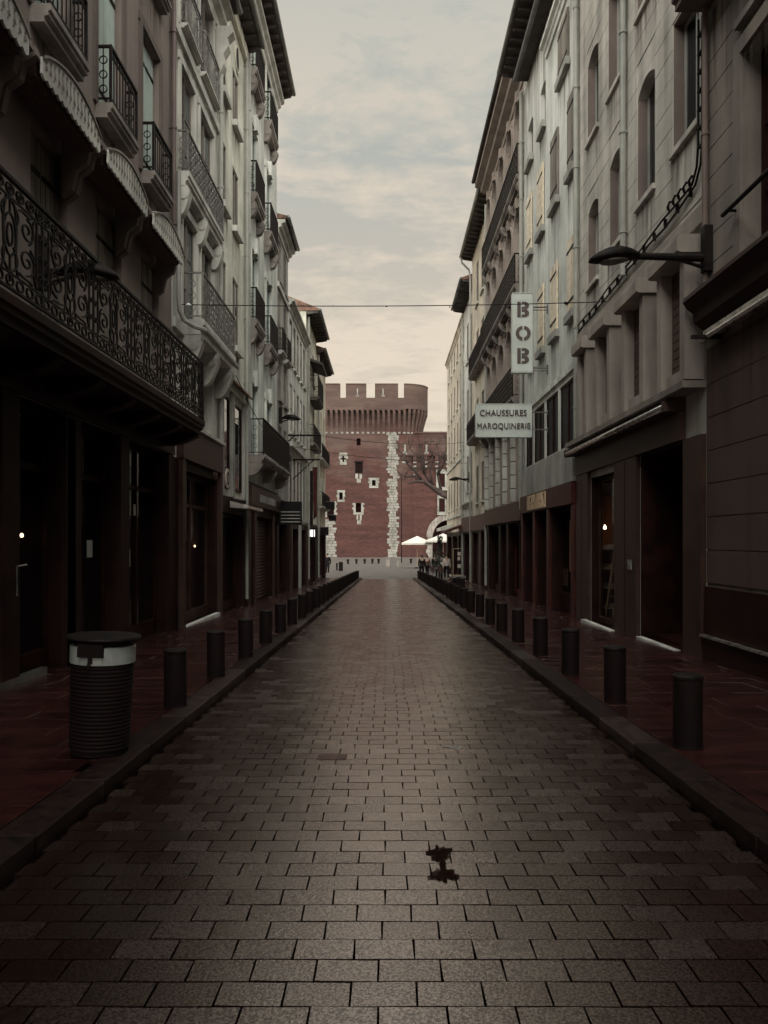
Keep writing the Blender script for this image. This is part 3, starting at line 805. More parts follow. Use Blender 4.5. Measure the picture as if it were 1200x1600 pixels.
def blind_box(u0, u1):
    """scalloped arched valance board with a barrel hood behind it"""
    zl, n, W = 6.68, 18, u1 - u0
    def top(t): return 6.86 + .24 * sin(pi * t) ** .8
    bm = NB()
    pts = [(u0 + W * i / n, top(i / n)) for i in range(n + 1)]
    ns = 13
    for i in range(ns):
        a = u1 - W * i / ns
        for k in range(4):
            t = k / 4; pts.append((a - W / ns * t, zl - .045 * sin(pi * t)))
    pts.append((u0, zl))
    prism(bm, pts, lambda q: F.p(q[0], .50, q[1]), lambda q: F.p(q[0], .53, q[1]))
    a = mk('blind_box', bm, M['stoneW'], b1)
    bm = NB()
    for i in range(n):
        t0, t1 = i / n, (i + 1) / n
        F_ = [(u0 + W * t0, top(t0) + .012), (u0 + W * t1, top(t1) + .012)]
        quad(bm, F.p(F_[0][0], 0, F_[0][1] + .02), F.p(F_[1][0], 0, F_[1][1] + .02), F.p(F_[1][0], .55, F_[1][1]), F.p(F_[0][0], .55, F_[0][1]))
        quad(bm, F.p(F_[0][0], .55, F_[0][1]), F.p(F_[1][0], .55, F_[1][1]), F.p(F_[1][0], .55, F_[1][1] - .03), F.p(F_[0][0], .55, F_[0][1] - .03))
        quad(bm, F.p(F_[0][0], .499, F_[0][1] - .03), F.p(F_[1][0], .499, F_[1][1] - .03), F.p(F_[1][0], .55, F_[1][1] - .03), F.p(F_[0][0], .55, F_[0][1] - .03))
    mk('hood', bm, M['grime'], a)
    bm = NB(); F.box(bm, u0 + .02, u1 - .02, .12, .44, 6.66, 6.84); mk('rolled_blind', bm, M['fabB'], a)
    bm = NB()                                                        # fretwork cut-outs backed by dark board
    for i in range(15):
        t = (i + .8) / 15.6; c = u0 + W * t; zc = (zl + .03 + top(t)) / 2; hh = (top(t) - zl) * .5 - .05
        F.strap(bm, [(c - .03, zc - hh), (c + .012, zc - hh * .3), (c - .012, zc + hh * .3), (c + .03, zc + hh)], .532, .020, .006)
        F.strap(bm, spiral(c, zc - hh * .5, .035, .012, 0, 2 * pi, 7), .532, .013, .006)
        F.strap(bm, spiral(c, zc + hh * .6, .025, .01, 0, 2 * pi, 7), .532, .012, .006)
    mk('fretwork', bm, M['oldw'], a)
    for uu in (u0 - .13, u1 + .03):                                   # console that carries it
        bm = NB(); F.prof(bm, [(.002, 6.9), (.5, 6.9), (.52, 6.8), (.38, 6.72), (.34, 6.55), (.2, 6.45), (.14, 6.2), (.002, 6.1)], uu, uu + .1); mk('console', bm, M['brown'], a)
for u0, u1 in ((4.2, 5.95), (6.3, 8.1), (8.42, 10.12), (10.42, 12.12), (12.45, 14.25)):
    blind_box(u0, u1)
for i, (a, b) in enumerate(shops1):
    shop(F, b1, a, b, zp((a + b) / 2), 3.23, 2 if b - a > 2 else 1, 'dark', transom=2.5)
bm = NB(); F.box(bm, 10.24, 10.5, -.12, .05, zp(10), 3.2); F.box(bm, 10.54, 10.62, -.10, .03, zp(10), 3.2); mk('door_jamb', bm, M['wood'], b1)
for a, b in zip([-6.0] + [q[1] for q in shops1], [q[0] for q in shops1] + [15.34]):
    bm = NB(); F.box(bm, a, b, .002, .05, zp(b) - .2, 3.25); mk('shop_pier', bm, M['darkstone'], b1)
bm = NB(); F.box(bm, -6, 15.34, .002, .045, 3.565, 3.62); mk('fascia_trim', bm, M['darkstone'], b1)
bm = NB(); F.box(bm, -6, 15.34, .002, .08, 3.26, 3.56); mk('shop_fascia', bm, M['dark'], b1)
bm = NB(); tube(bm, [F.p(8.75, .09, .92), F.p(8.75, .09, 1.26), F.p(8.98, .09, 1.27)], .012, 6); mk('door_handle', bm, M['steel'], b1)
for u_, z_, w_, h_ in ((8.98, 1.58, .10, .11), (10.75, 1.0, .16, .03), (10.9, .62, .12, .04), (11.5, 1.3, .2, .26), (13.2, 1.1, .22, .3), (13.6, 2.0, .12, .2)):
    bm = NB(); F.box(bm, u_, u_ + w_, -.19, -.18, z_, z_ + h_); mk('shop_notice', bm, M['greyD' if h_ > .05 else 'fabW'], b1)
bm = NB(); F.box(bm, 5.0, 9.6, -.02, .06, zp(8) - .1, zp(8) + .06); mk('threshold', bm, M['steel'], b1)
streaks(F, b1, [(a, b, 7.9, 0) for a, b in win1[2:]], .006, 1.0)
streaks(F, b1, [(a, b, 11.6, 0) for a, b in win1[2:]], .006, 1.0)
drain(F, b1, 15.2, 7.0, 15.0, .09, .05, 'pipeB')
cornice(F, b1, -70, 15.35, 14.7, .3, .4, 'brown')
roof(F, b1, -70, 15.35, .45, 15.2)

# L2: white house with two ornate balconies
ops = [(15.95, 17.1, 12.25, 14.4), (17.6, 18.95, 12.25, 14.4), (15.95, 17.1, 9.12, 11.5), (17.6, 18.95, 9.12, 11.5), (16.1, 17.3, 6.22, 8.5), (17.7, 18.95, 6.22, 8.5),
       (17.5, 18.9, 4.2, 5.5), (16.0, 19.3, zp(17.6) - .02, 3.05, 0, .3)]
b2 = building('white_townhouse', 'narrow pale townhouse with two lacy grey balconies on scroll corbels', F, 15.36, 19.62, 15.0, ops, 'stoneW', clad=3.24)
for q in ops[:6]:
    window(F, b2, *q[:4], 'oldw', dep=.12, leaves=2, rows=3)
    bm = NB()
    for r in ((q[0] - .12, q[0], q[2], q[3]), (q[1], q[1] + .12, q[2], q[3]), (q[0] - .16, q[1] + .16, q[3], q[3] + .16)): F.box(bm, r[0], r[1], .002, .05, r[2], r[3])
    mk('window_surround', bm, M['stoneW'], b2)
window(F, b2, *ops[6][:4], 'oldw', leaves=3, rows=1)
for q in ops[:2]: balcony(F, b2, q[0] - .1, q[1] + .05, .2, 12.25, .95, 'bars', .1, 'stoneW', 'ironL', bar=.13)
balcony(F, b2, 15.7, 19.1, .27, 9.12, .85, 'cross', .3, 'stoneW', 'ironL', corbels=3, ch=.6)
balcony(F, b2, 16.1, 19.5, .48, 6.2, 1.0, 'cross', .32, 'stoneW', 'ironL', corbels=3, ch=.75)
for z in (5.95, 8.85, 12.0): band(F, b2, 15.37, 19.6, z - .1, z + .1, .07)
streaks(F, b2, [(15.4, 19.6, 11.95, 0), (15.4, 19.6, 5.9, 0), (15.4, 19.6, 14.5, 0)], .008, 1.6)
cornice(F, b2, 15.36, 19.62, 14.5, .4, .5)
for uu in (19.3,):
    bm = NB(); F.prof(bm, [(.002, 14.5), (.42, 14.5), (.45, 14.35), (.3, 14.2), (.33, 14.0), (.2, 13.8), (.22, 13.55), (.1, 13.3), (.002, 13.2)], uu, uu + .3); mk('console', bm, M['stoneW'], b2)
roof(F, b2, 15.36, 19.62, .5, 15.02)
shop(F, b2, 16.0, 19.3, zp(17.6), 3.03, 2, 'shopbr', transom=2.35, ru=(16.0, 19.58))
bm = NB(); F.box(bm, 15.7, 19.5, .002, .16, 3.25, 3.95); mk('shop_fascia', bm, M['shopgr'], b2)
bm = NB(); F.box(bm, 15.7, 19.5, .002, .22, 3.955, 4.03); mk('fascia_cap', bm, M['stoneW'], b2)
bm = NB(); F.box(bm, 15.9, 19.4, .002, .12, zp(17.6) - .12, zp(17.6) + .05); mk('threshold', bm, M['stoneW'], b2)
for uu in (15.72, 19.32): 
    bm = NB(); F.box(bm, uu, uu + .22, .002, .14, zp(17) - .1, 3.24); mk('pilaster', bm, M['shopgr'], b2)
drain(F, b2, 19.5, 4.0, 14.4, .1, .055, 'pipe')
# bent pipe beside the balcony corbel
bm = NB(); tube(bm, [F.p(15.5, .1, 9.0), F.p(15.5, .1, 6.5), F.p(15.52, .12, 6.2), F.p(15.6, .2, 6.02), F.p(15.75, .35, 5.95), F.p(15.95, .53, 5.93), F.p(19.4, .53, 5.93)], .05, 8); mk('drainpipe', bm, M['pipe'], b2)

# L3: cream house with plain windows
ops = []
for z0, z1 in ((13.3, 14.8), (10.35, 12.05), (7.0, 8.95)):
    ops += [(19.85, 20.6, z0, z1), (21.45, 22.3, z0, z1)]
ops += [(19.85, 20.85, 2.95, 5.4), (21.5, 22.6, 2.95, 5.4), (20.0, 22.9, zp(21.5) - .02, 2.3, 0, .3)]
b3 = building('cream_townhouse', 'plain cream townhouse with deep square windows and a round attic opening', F, 19.63, 23.3, 16.4, ops, 'cream', clad=2.75)
for q in ops[:6]: window(F, b3, *q[:4], 'oldw', dep=.09, leaves=2, rows=1, sill='y', sm='stoneW', sillout=.14, silldrop=.16)
for q in ops[6:8]: window(F, b3, *q[:4], 'dark', dep=.03, leaves=1, rows=1, gm='mirror', tilt=.012)
bm = NB(); prism(bm, [(22.05 + .26 * cos(a * pi / 10), 15.35 + .33 * sin(a * pi / 10)) for a in range(20)], lambda q: F.p(q[0], -.05, q[1]), lambda q: F.p(q[0], .012, q[1])); mk('round_window', bm, M['dark'], b3)
bm = NB()
for i in range(20):
    F.strap(bm, [(22.05 + .29 * cos(a * pi / 10), 15.35 + .36 * sin(a * pi / 10)) for a in (i, i + 1)], .02, .07, .03)
mk('round_frame', bm, M['cream'], b3)
bm = NB()
for k in range(14): 
    uu = 19.7 + k * .25; F.prof(bm, [(.002, 6.02), (.28, 5.82), (.28, 5.77), (.002, 5.95)], uu, uu + .21)
mk('tiled_ledge', bm, M['tile'], b3)
bm = NB(); F.box(bm, 19.65, 23.28, .002, .1, 5.62, 5.76); mk('string_course', bm, M['cream'], b3)
for uu in (19.64, 21.05, 22.8):
    bm = NB(); F.box(bm, uu, uu + .3, .002, .09, 2.76, 5.61); mk('pilaster', bm, M['greyD'], b3)
shop(F, b3, 20.0, 22.9, zp(21.5), 2.28, 2, 'dark')
bm = NB(); F.prof(bm, [(.1, 2.62), (.6, 2.5), (.6, 2.42), (.1, 2.44)], 20.6, 23.0); mk('awning_box', bm, M['sheet'], b3)
streaks(F, b3, ops[:6])
drain(F, b3, 23.1, -.2, 16.2, .1, .05, 'pipe')
roof(F, b3, 19.63, 23.3, .5, 16.5, raft=1)
band(F, b3, 19.64, 23.29, 16.0, 16.38, .12, 'cream')

# L4: grey house with pairs of box balconies and a bracketed eave
ops = []
cols4 = ((24.2, 25.3), (27.2, 28.4))
for z in (4.2, 8.45, 12.4, 16.3):
    for a, b in cols4: ops.append((a, b, z + .02, z + 2.35))
ops += [(24.9, 28.6, zp(27) - .02, 2.35, 0, .2), (28.9, 29.9, zp(29) - .02, 2.3, 0, .3)]
b4 = building('grey_townhouse', 'tall pale grey townhouse with dark box balconies and a bracketed eave', F, 23.32, 30.1, 19.0, ops, 'grey', clad=3.4)
for q in ops[:8]:
    window(F, b4, *q[:4], 'greenw', dep=.1, leaves=2, rows=3)
    bm = NB()
    for r in ((q[0] - .14, q[0], q[2], q[3]), (q[1], q[1] + .14, q[2], q[3]), (q[0] - .2, q[1] + .2, q[3], q[3] + .22)): F.box(bm, r[0], r[1], .002, .07, r[2], r[3])
    F.box(bm, q[0] + .4, q[1] - .4, .002, .16, q[3] - .05, q[3] + .45)                # keystone
    mk('window_surround', bm, M['grey'], b4)
for z in (8.45, 12.4, 16.3):
    for a, b in cols4: balcony(F, b4, a - .32, b + .25, .28, z, 1.0, 'bars', .3, 'grime', corbels=2, ch=.45, bar=.08)
balcony(F, b4, 23.6, 29.9, .55, 4.2, 1.12, 'bars', .24, 'grime', corbels=3, ch=.4, bar=.07)
cornice(F, b4, 23.32, 30.1, 18.3, .3, .5, 'grey')
roof(F, b4, 23.32, 30.1, .62, 19.0, raft=1, rd=.5)
bm = NB()
F.box(bm, 24.86, 28.64, -.24, -.2, zp(27) - .05, 2.35)
sh = mk('roller_shutter', bm, M['shopbr'], b4)
for k in range(24):
    z = zp(27) + .02 + k * .115
    if z > 2.22: break
    bm = NB(); F.prof(bm, [(-.198, z), (-.17, z + .03), (-.17, z + .075), (-.198, z + .108)], 24.9, 28.6); mk('slat', bm, M['shopbr'], sh)
for a, b in ((24.6, 24.9), (28.6, 28.85), (23.5, 23.75)):
    bm = NB(); F.box(bm, a, b, .002, .1, zp(27) - .2, 2.6); mk('pilaster', bm, M['shopbr'], b4)
bm = NB(); F.box(bm, 23.5, 29.9, .002, .18, 2.65, 3.25); fa = mk('shop_fascia', bm, M['shopbr'], b4)
bm = NB(); x = 25.0
while x < 28.4:
    w = rnd.uniform(.08, .16); F.box(bm, x, x + w * .4, .182, .2, 2.82, 3.06); F.box(bm, x + w * .4, x + w, .182, .2, rnd.choice((2.82, 2.93, 3.02)), 3.06); x += w + .07
mk('worn_lettering', bm, M['greyD'], fa)
shop(F, b4, 28.9, 29.9, zp(29), 2.28, 1, 'dark')
streaks(F, b4, [(q[0] - .3, q[1] + .2, q[2] - .3, 0) for q in ops[2:8]])
drain(F, b4, 23.5, 4.4, 18.3, .1, .05, 'pipe')

# L5
ops = []
for z0, z1 in ((11.9, 13.6), (9.1, 11.4), (7.2, 8.8), (4.3, 6.2)): ops += [(30.5, 31.4, z0, z1), (32.1, 33.0, z0, z1)]
ops += [(30.5, 33.1, zp(32) - .02, 2.4, 0, .3)]
b5 = building('slim_grey_house', 'slim dull grey house with a plain moulded cornice and small balconettes', F, 30.12, 33.5, 14.0, ops, 'greyD', clad=2.49)
for q in ops[:8]: window(F, b5, *q[:4], 'oldw', dep=.08, leaves=2, rows=2, sill='y')
for q in ops[2:4]: balcony(F, b5, q[0] - .1, q[1] + .1, .22, 9.1, .9, 'bars', .15, 'stoneW')
cornice(F, b5, 30.12, 33.5, 13.7, .32, .5)
band(F, b5, 30.13, 33.49, 11.55, 11.75, .08)
roof(F, b5, 30.12, 33.5, .4, 14.2, rise=1.2)
shop(F, b5, 30.5, 33.1, zp(32), 2.38, 2, 'dark')
band(F, b5, 30.13, 33.49, 2.5, 3.2, .1, 'dark', 'shop_fascia')

# L6: lower house of narrow upright windows
ops = []
for z0, z1 in ((9.5, 11.5), (6.4, 8.6), (2.6, 5.4)):
    for k in range(5): ops.append((34.1 + k * 1.38, 34.95 + k * 1.38, z0, z1))
ops += [(34.6, 37.0, zp(36) - .02, 2.1, 0, .3), (37.8, 40.4, zp(39) - .02, 2.1, 0, .3)]
b6 = building('narrow_window_house', 'pale grey house with rows of narrow upright windows and a flat cornice', F, 33.52, 41.0, 12.0, ops, 'grey', clad=2.4)
for q in ops[:15]: window(F, b6, *q[:4], 'oldw', dep=.08, leaves=1, rows=2, sill='y', sm='stoneW')
cornice(F, b6, 33.52, 41.0, 11.75, .28, .4)
band(F, b6, 33.53, 40.99, 5.7, 5.95, .2)
for q in ops[15:]: shop(F, b6, q[0], q[1], zp(36), 2.08, 2, 'dark')
for uu in (33.7, 37.2, 40.5):
    bm = NB(); F.box(bm, uu, uu + .4, .002, .14, zp(37) - .2, 2.3); mk('pilaster', bm, M['greyD' if uu > 37 and uu < 38 else 'shopgr'], b6)

# L7: gabled house
ops = []
for z0, z1 in ((10.6, 12.4), (7.2, 9.2), (3.9, 5.9)): ops += [(42.0, 42.9, z0, z1), (44.6, 45.5, z0, z1)]
ops += [(42.0, 46.2, zp(44) - .02, 2.1, 0, .3)]
b7 = building('gabled_house', 'house with a bare rendered gable and deep dark eave above the flat cornice', F, 41.02, 47.0, 13.8, ops, 'cream', clad=2.5)
for q in ops[:6]: window(F, b7, *q[:4], 'oldw', dep=.08, leaves=2, rows=2, sill='y')
bm = NB(); F.prof(bm, [(.01, 13.8), (-4, 15.7), (-8, 13.8)], 41.03, 46.9); mk('gable', bm, M['cream'], b7)
roof(F, b7, 41.0, 47.0, .7, 13.85, raft=1, rise=2.0)
bm = NB(); F.prof(bm, [(.002, 11.7), (.75, 11.4), (.75, 11.3), (.002, 11.55)], 42.5, 45.8); hd = mk('balcony_canopy', bm, M['soffit'], b7)
balcony(F, b7, 42.5, 45.8, .55, 9.55, 1.2, 'bars', .2, 'soffit')
balcony(F, b7, 41.8, 46.0, .4, 6.9, 1.0, 'bars', .15, 'grime')
drain(F, b7, 41.3, -.5, 13.6, .12, .06, 'pipe')
shop(F, b7, 42.0, 46.2, zp(44), 2.08, 2, 'dark')
bm = NB(); F.box(bm, 42.2, 42.34, .05, .25, 2.4, 5.4); mk('hanging_banner_pole', bm, M['iron'], b7)
bm = NB(); F.prof(bm, [(.26, 5.6), (.5, 5.6), (.46, 2.9), (.28, 2.7)], 42.24, 42.29); mk('banner', bm, M['darkred'], b7)

# L8: last house of the row
ops = []
for z0, z1 in ((10.0, 11.8), (7.0, 8.9), (4.0, 5.9)):
    for k in range(3): ops.append((48.0 + k * 2.0, 48.9 + k * 2.0, z0, z1))
ops += [(48, 53.4, zp(51) - .02, 2.1, 0, .3)]
b8 = building('corner_house', 'cream end house of the row with rows of louvred shutters', F, 47.02, 54.0, 13.2, ops, 'warm', clad=2.4)
for q in ops[:9]: shutter_pair(F, b8, *q[:4], 'greenw', nboard=0, dep=.02)
roof(F, b8, 47.02, 54.0, .5, 13.25, raft=1, rise=1.6)
streaks(F, b8, ops[:9])
drain(F, b8, 47.3, -.7, 13, .12, .06, 'pipe')
shop(F, b8, 48, 53.4, zp(51), 2.08, 4, 'shopbr')
for z in (3.7, 6.7): balcony(F, b8, 47.6, 53.6, .35, z, .9, 'bars', .12, 'stoneW', bar=.2)

# ------------------------------------------------------------------ RIGHT SIDE
# R1: near brown house
F = Fac('R', 4.6)
ops = [(8.2, 9.9, 5.08, 7.84), (4.4, 6.4, 5.08, 7.84), (8.2, 9.9, 8.25, 9.0), (4.4, 6.4, 8.25, 9.0), (5.0, 7.4, 9.6, 12), (2.0, 8.9, .3, 3.6, 0, .35)]
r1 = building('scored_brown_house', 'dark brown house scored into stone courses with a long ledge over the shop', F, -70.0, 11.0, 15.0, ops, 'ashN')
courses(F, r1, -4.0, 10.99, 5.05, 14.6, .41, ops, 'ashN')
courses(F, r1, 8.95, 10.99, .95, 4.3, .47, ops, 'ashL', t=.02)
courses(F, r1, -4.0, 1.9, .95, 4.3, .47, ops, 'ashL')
for q in ops[:2]: window(F, r1, *q[:4], 'dark', dep=.3, leaves=2, rows=3, fw=.09)
for q in ops[2:5]: window(F, r1, *q[:4], 'oldw', dep=.2, leaves=2, rows=1, sill='y')
for q in ops[:2]:
    bm = NB()
    F.box(bm, q[0] - .2, q[0], .002, .05, q[2], q[3] + .2); F.box(bm, q[1], q[1] + .2, .002, .05, q[2], q[3] + .2); F.box(bm, q[0], q[1], .002, .05, q[3], q[3] + .2)
    mk('window_surround', bm, M['ashN'], r1)
    bm = NB(); tube(bm, [F.p(q[0] - .1, .16, 5.85), F.p(q[1] + .25, .16, 5.85)], .03, 8); tube(bm, [F.p(q[1] + .1, .0, 5.85), F.p(q[1] + .1, .16, 5.85)], .02, 6); mk('guard_rail', bm, M['iron'], r1)
bm = NB(); F.prof(bm, [(.002, 5.02), (.34, 5.02), (.36, 4.95), (.3, 4.86), (.22, 4.8), (.2, 4.66), (.06, 4.56), (.002, 4.5)], -4, 11.0); mk('ledge', bm, M['dark'], r1)
bm = NB(); tube(bm, [F.p(3.0, .2, 4.36), F.p(10.75, .2, 4.36)], .035, 10); F.box(bm, 3.0, 10.75, .005, .17, 4.38, 4.48); mk('awning_tube', bm, M['sheet'], r1)
streaks(F, r1, [(8.95, 10.95, 4.55, 0)], .026, 2.2)
streaks(F, r1, [(8.2, 9.9, 8.2, 0), (10.0, 10.95, 9.1, 0)], .02, 1.6)
bm = NB(); F.box(bm, 10.5, 10.56, .005, .42, 4.32, 4.37); mk('awning_arm', bm, M['iron'], r1)
shop(F, r1, 2.0, 8.9, .3, 3.58, 3, 'dark', dep=.35, base=.02)
bm = NB(); F.box(bm, -4, 10.98, .002, .07, -.4, .18); F.box(bm, 9.0, 10.98, .002, .05, .18, .9); mk('plinth', bm, M['dark'], r1)
bm = NB(); F.box(bm, 2.0, 11.0, .002, .12, .185, .215); mk('plinth_cap', bm, M['sheet'], r1)
b = balcony(F, r1, 6.5, 11.0, .55, 9.42, .9, 'bars', .3, 'brown', corbels=0)
drain(F, r1, 10.9, 4.6, 9.1, .08, .045, 'pipeB')
cornice(F, r1, -70, 11.0, 14.6, .3, .4, 'ashN'); roof(F, r1, -70, 11.0, .45, 15.0)

# R2: scored grey house with hooded window bays
bays = ((11.12, 12.3), (12.93, 14.15), (14.88, 15.95), (16.6, 17.4))
ops = [(11.3, 12.3, 7.75, 9.8), (13.15, 14.05, 7.65, 9.9, .28), (14.95, 15.8, 7.5, 9.45, .25), (16.65, 17.5, 7.3, 9.2, .25),
       (11.3, 12.3, 11.1, 13.3), (13.15, 14.05, 11.1, 13.3), (15.0, 15.9, 10.7, 12.8), (16.65, 17.55, 10.6, 12.6, .25),
       (15.3, 17.25, zp(16) - .02, 2.95, 0, .25), (11.75, 13.9, zp(13) - .02, 3.1, 0, 1.1)]
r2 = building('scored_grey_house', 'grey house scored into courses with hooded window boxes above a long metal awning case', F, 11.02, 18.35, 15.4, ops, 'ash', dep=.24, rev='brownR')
bm = NB()
for a, b in ((11.03, 11.1), (12.36, 12.88), (14.2, 14.83), (16.0, 16.55), (17.46, 18.34)): F.box(bm, a, b, .001, .012, 3.88, 6.14)
mk('wall_shade_strip', bm, M['ashN'], r2, kind='stuff')  # darker strips between the bays, shade put in as colour
courses(F, r2, 11.03, 18.34, 6.55, 15.0, .41, ops, 'ash')
for q in ops[:8]: window(F, r2, *q[:4], 'greyD', dep=.24, leaves=2, rows=1, sill='y', sm='ash', sillout=.07)
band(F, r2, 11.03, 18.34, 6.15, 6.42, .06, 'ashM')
for a, b in bays:
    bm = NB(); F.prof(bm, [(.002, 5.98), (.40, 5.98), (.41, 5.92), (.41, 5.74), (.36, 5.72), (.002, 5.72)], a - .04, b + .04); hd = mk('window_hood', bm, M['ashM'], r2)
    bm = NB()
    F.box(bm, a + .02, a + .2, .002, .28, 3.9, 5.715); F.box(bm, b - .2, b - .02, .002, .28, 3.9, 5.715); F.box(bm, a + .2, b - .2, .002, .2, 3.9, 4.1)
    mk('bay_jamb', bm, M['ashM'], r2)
    bm = NB(); F.box(bm, a + .2, b - .2, .05, .09, 4.1, 5.715); sp = mk('roller_blind', bm, M['brownB'], r2)
    n = 12
    for k in range(n):
        bm = NB(); z = 4.11 + k * 1.6 / n; F.box(bm, a + .21, b - .21, .092, .105, z, z + 1.6 / n - .015); mk('slat', bm, M['brownB'], sp)
bm = NB(); F.box(bm, 11.05, 18.3, .002, .34, 3.76, 3.86); mk('ledge', bm, M['ashN'], r2)
bm = NB(); tube(bm, [F.p(11.9, .30, 3.62), F.p(18.4, .30, 3.62)], .05, 12); mk('awning_tube', bm, M['sheet'], r2, smooth=True)
bm = NB(); F.box(bm, 11.8, 18.4, .002, .26, 3.55, 3.75); F.box(bm, 18.3, 18.36, .26, .36, 3.54, 3.7); F.box(bm, 11.8, 11.86, .26, .36, 3.54, 3.7); mk('awning_case', bm, M['shopgr'], r2)
bm = NB(); F.box(bm, 11.8, 18.33, .002, .10, 3.1, 3.54); mk('shop_fascia', bm, M['shopgr'], r2)
for a, b, m in ((17.28, 18.33, 'shopgr'), (13.92, 15.27, 'shopgr'), (11.05, 11.72, 'shopbr')):
    bm = NB(); F.box(bm, a, b, .002, .08, zp(b) - .15, 3.09); pz = mk('shop_pier', bm, M[m], r2)
    if b - a > .9:
        bm = NB(); F.box(bm, (a + b) / 2 - .008, (a + b) / 2 + .008, .081, .086, zp(b) - .1, 3.05); mk('panel_joint', bm, M['dark'], pz)
s = shop(F, r2, 15.3, 17.25, zp(16.3) + .02, 2.93, 1, 'shopbr', dep=.25, base=.12, ru=(15.3, 18.65))
bm = NB(); F.box(bm, 15.2, 17.4, .085, .2, zp(16.5) - .06, zp(16.5) + .05); mk('threshold', bm, M['stoneW'], r2)
bm = NB(); F.box(bm, 11.8, 13.88, -1.09, -1.03, zp(13), 3.08); F.box(bm, 11.8, 13.88, -1.02, -.2, zp(13) - .02, zp(13) + .07); dr = mk('door', bm, M['dark'], r2)
bm = NB()
F.box(bm, 11.76, 11.79, -1.0, -.01, zp(13), 3.09); F.box(bm, 13.86, 13.89, -1.0, -.01, zp(13), 3.09); F.box(bm, 11.8, 13.85, -1.0, -.01, 3.06, 3.09); mk('recess_shade_lining', bm, M['dark'], r2)  # dark lining added so the door recess looks unlit
for uu in (12.45, 13.25):
    bm = NB(); F.box(bm, uu - .36, uu + .36, -1.028, -1.0, zp(13) + .25, 1.0); F.box(bm, uu - .36, uu + .36, -1.028, -1.0, 1.15, 2.5); mk('door_panel', bm, M['dark'], dr)
bm = NB(); tube(bm, [F.p(12.82, -.94, .6), F.p(12.82, -.94, 1.9)], .018, 8); tube(bm, [F.p(12.92, -.94, .6), F.p(12.92, -.94, 1.9)], .018, 8); mk('handle', bm, M['steel'], dr)
bm = NB(); F.box(bm, 12.0, 13.8, .0, .12, zp(13) - .12, zp(13) + .03); mk('door_step', bm, M['stoneW'], r2)
bm = NB(); F.box(bm, 14.12, 14.3, .09, .12, 1.02, 1.2); F.box(bm, 14.16, 14.26, .12, .13, 1.1, 1.16); mk('letter_plate', bm, M['steel'], r2)
streaks(F, r2, ops[:8], .019, 1.1)
streaks(F, r2, [(11.1, 18.3, 6.25, 0)], .07, .3)
drain(F, r2, 14.62, 6.6, 15.0, .1, .06, 'pipe'); drain(F, r2, 18.25, 3.9, 15.4, .1, .06, 'pipe')
cornice(F, r2, 11.02, 18.35, 15.0, .3, .4, 'ash'); roof(F, r2, 11.02, 18.35, .6, 15.4)

# R3: pale stucco house with old shutters (white shop signs hang from it)
colA = ((19.3, 20.4), (22.2, 22.95), (24.1, 25.0)); colB = ((18.65, 19.35), (20.45, 21.35), (22.35, 23.2), (24.15, 24.95)); colC = ((18.62, 19.38), (20.5, 21.35), (22.3, 23.1), (24.1, 24.8))
ops = [(a, b, 13.7, 15.0, .12) for a, b in colA] + [(a, b, 10.75, 12.6, .15) for a, b in colB] + [(a, b, 7.2, 9.05, .15) for a, b in colC]
ops += [(18.75, 20.4, 3.95, 5.6), (20.6, 22.2, 3.95, 5.6), (22.4, 24.0, 3.95, 5.6), (24.2, 25.4, 3.95, 5.6)]
ops += [(18.8, 21.2, zp(20) - .02, 2.45, 0, .3), (21.7, 23.3, zp(22) - .02, 2.45, 0, .6), (23.7, 25.4, zp(24) - .02, 2.45, 0, .3)]
r3 = building('pale_stucco_house', 'pale blue-grey stucco house with flaking shutters behind the white hanging signs', F, 18.37, 25.75, 17.2, ops, 'stucco', clad=2.44, dep=.2)
for i, q in enumerate(ops[:11]):
    open_ = i in (1, 2)
    if open_: window(F, r3, *q[:4], 'oldw', leaves=2, rows=2, dep=.2, sill='y', sm='greyD', sillout=.12)
    else: shutter_pair(F, r3, *q[:4], 'flake' if i >= 7 or i in (5, 6) else 'oldw', nboard=3, dep=-.06)
    bm = NB(); F.box(bm, q[0] - .08, q[1] + .08, .0, .13, q[2] - .2, q[2] - .005); mk('sill', bm, M['greyD'], r3)
for q in ops[11:15]: window(F, r3, *q[:4], 'dark', leaves=2, rows=1, dep=.1, gm='dull')
band(F, r3, 18.4, 25.7, 5.75, 5.9, .06, 'stucco'); band(F, r3, 18.4, 25.7, 3.7, 3.88, .1, 'greyD')
bm = NB(); F.box(bm, 18.5, 25.6, .002, .12, 3.0, 3.69); mk('panel_band', bm, M['greyD'], r3)
bm = NB(); F.box(bm, 18.5, 25.6, .002, .16, 2.45, 2.98); fa = mk('shop_fascia', bm, M['darkred'], r3)
bm = NB(); x = 21.4
for w, k in ((.34, 0), (.3, 1), (.1, 2), (.3, 0), (.3, 1), (.32, 3), (.3, 0)):                 # worn raised letters, unreadable in the photograph
    F.box(bm, x, x + .07, .162, .2, 2.5, 2.94)
    if k != 2: F.box(bm, x + w - .07, x + w, .162, .2, 2.5, 2.94 if k != 3 else 2.75)
    if k in (0, 3): F.box(bm, x + .07, x + w - .07, .162, .2, 2.86, 2.94)
    if k in (1, 3): F.box(bm, x + .07, x + w - .07, .162, .2, 2.68, 2.75)
    x += w + .12
mk('raised_lettering', bm, M['palewood'], fa)
shop(F, r3, 18.8, 21.2, zp(20), 2.43, 2, 'dark', base=.5); shop(F, r3, 21.7, 23.3, zp(22), 2.43, 2, 'dark', dep=.6); shop(F, r3, 23.7, 25.4, zp(24), 2.43, 2, 'darkred')
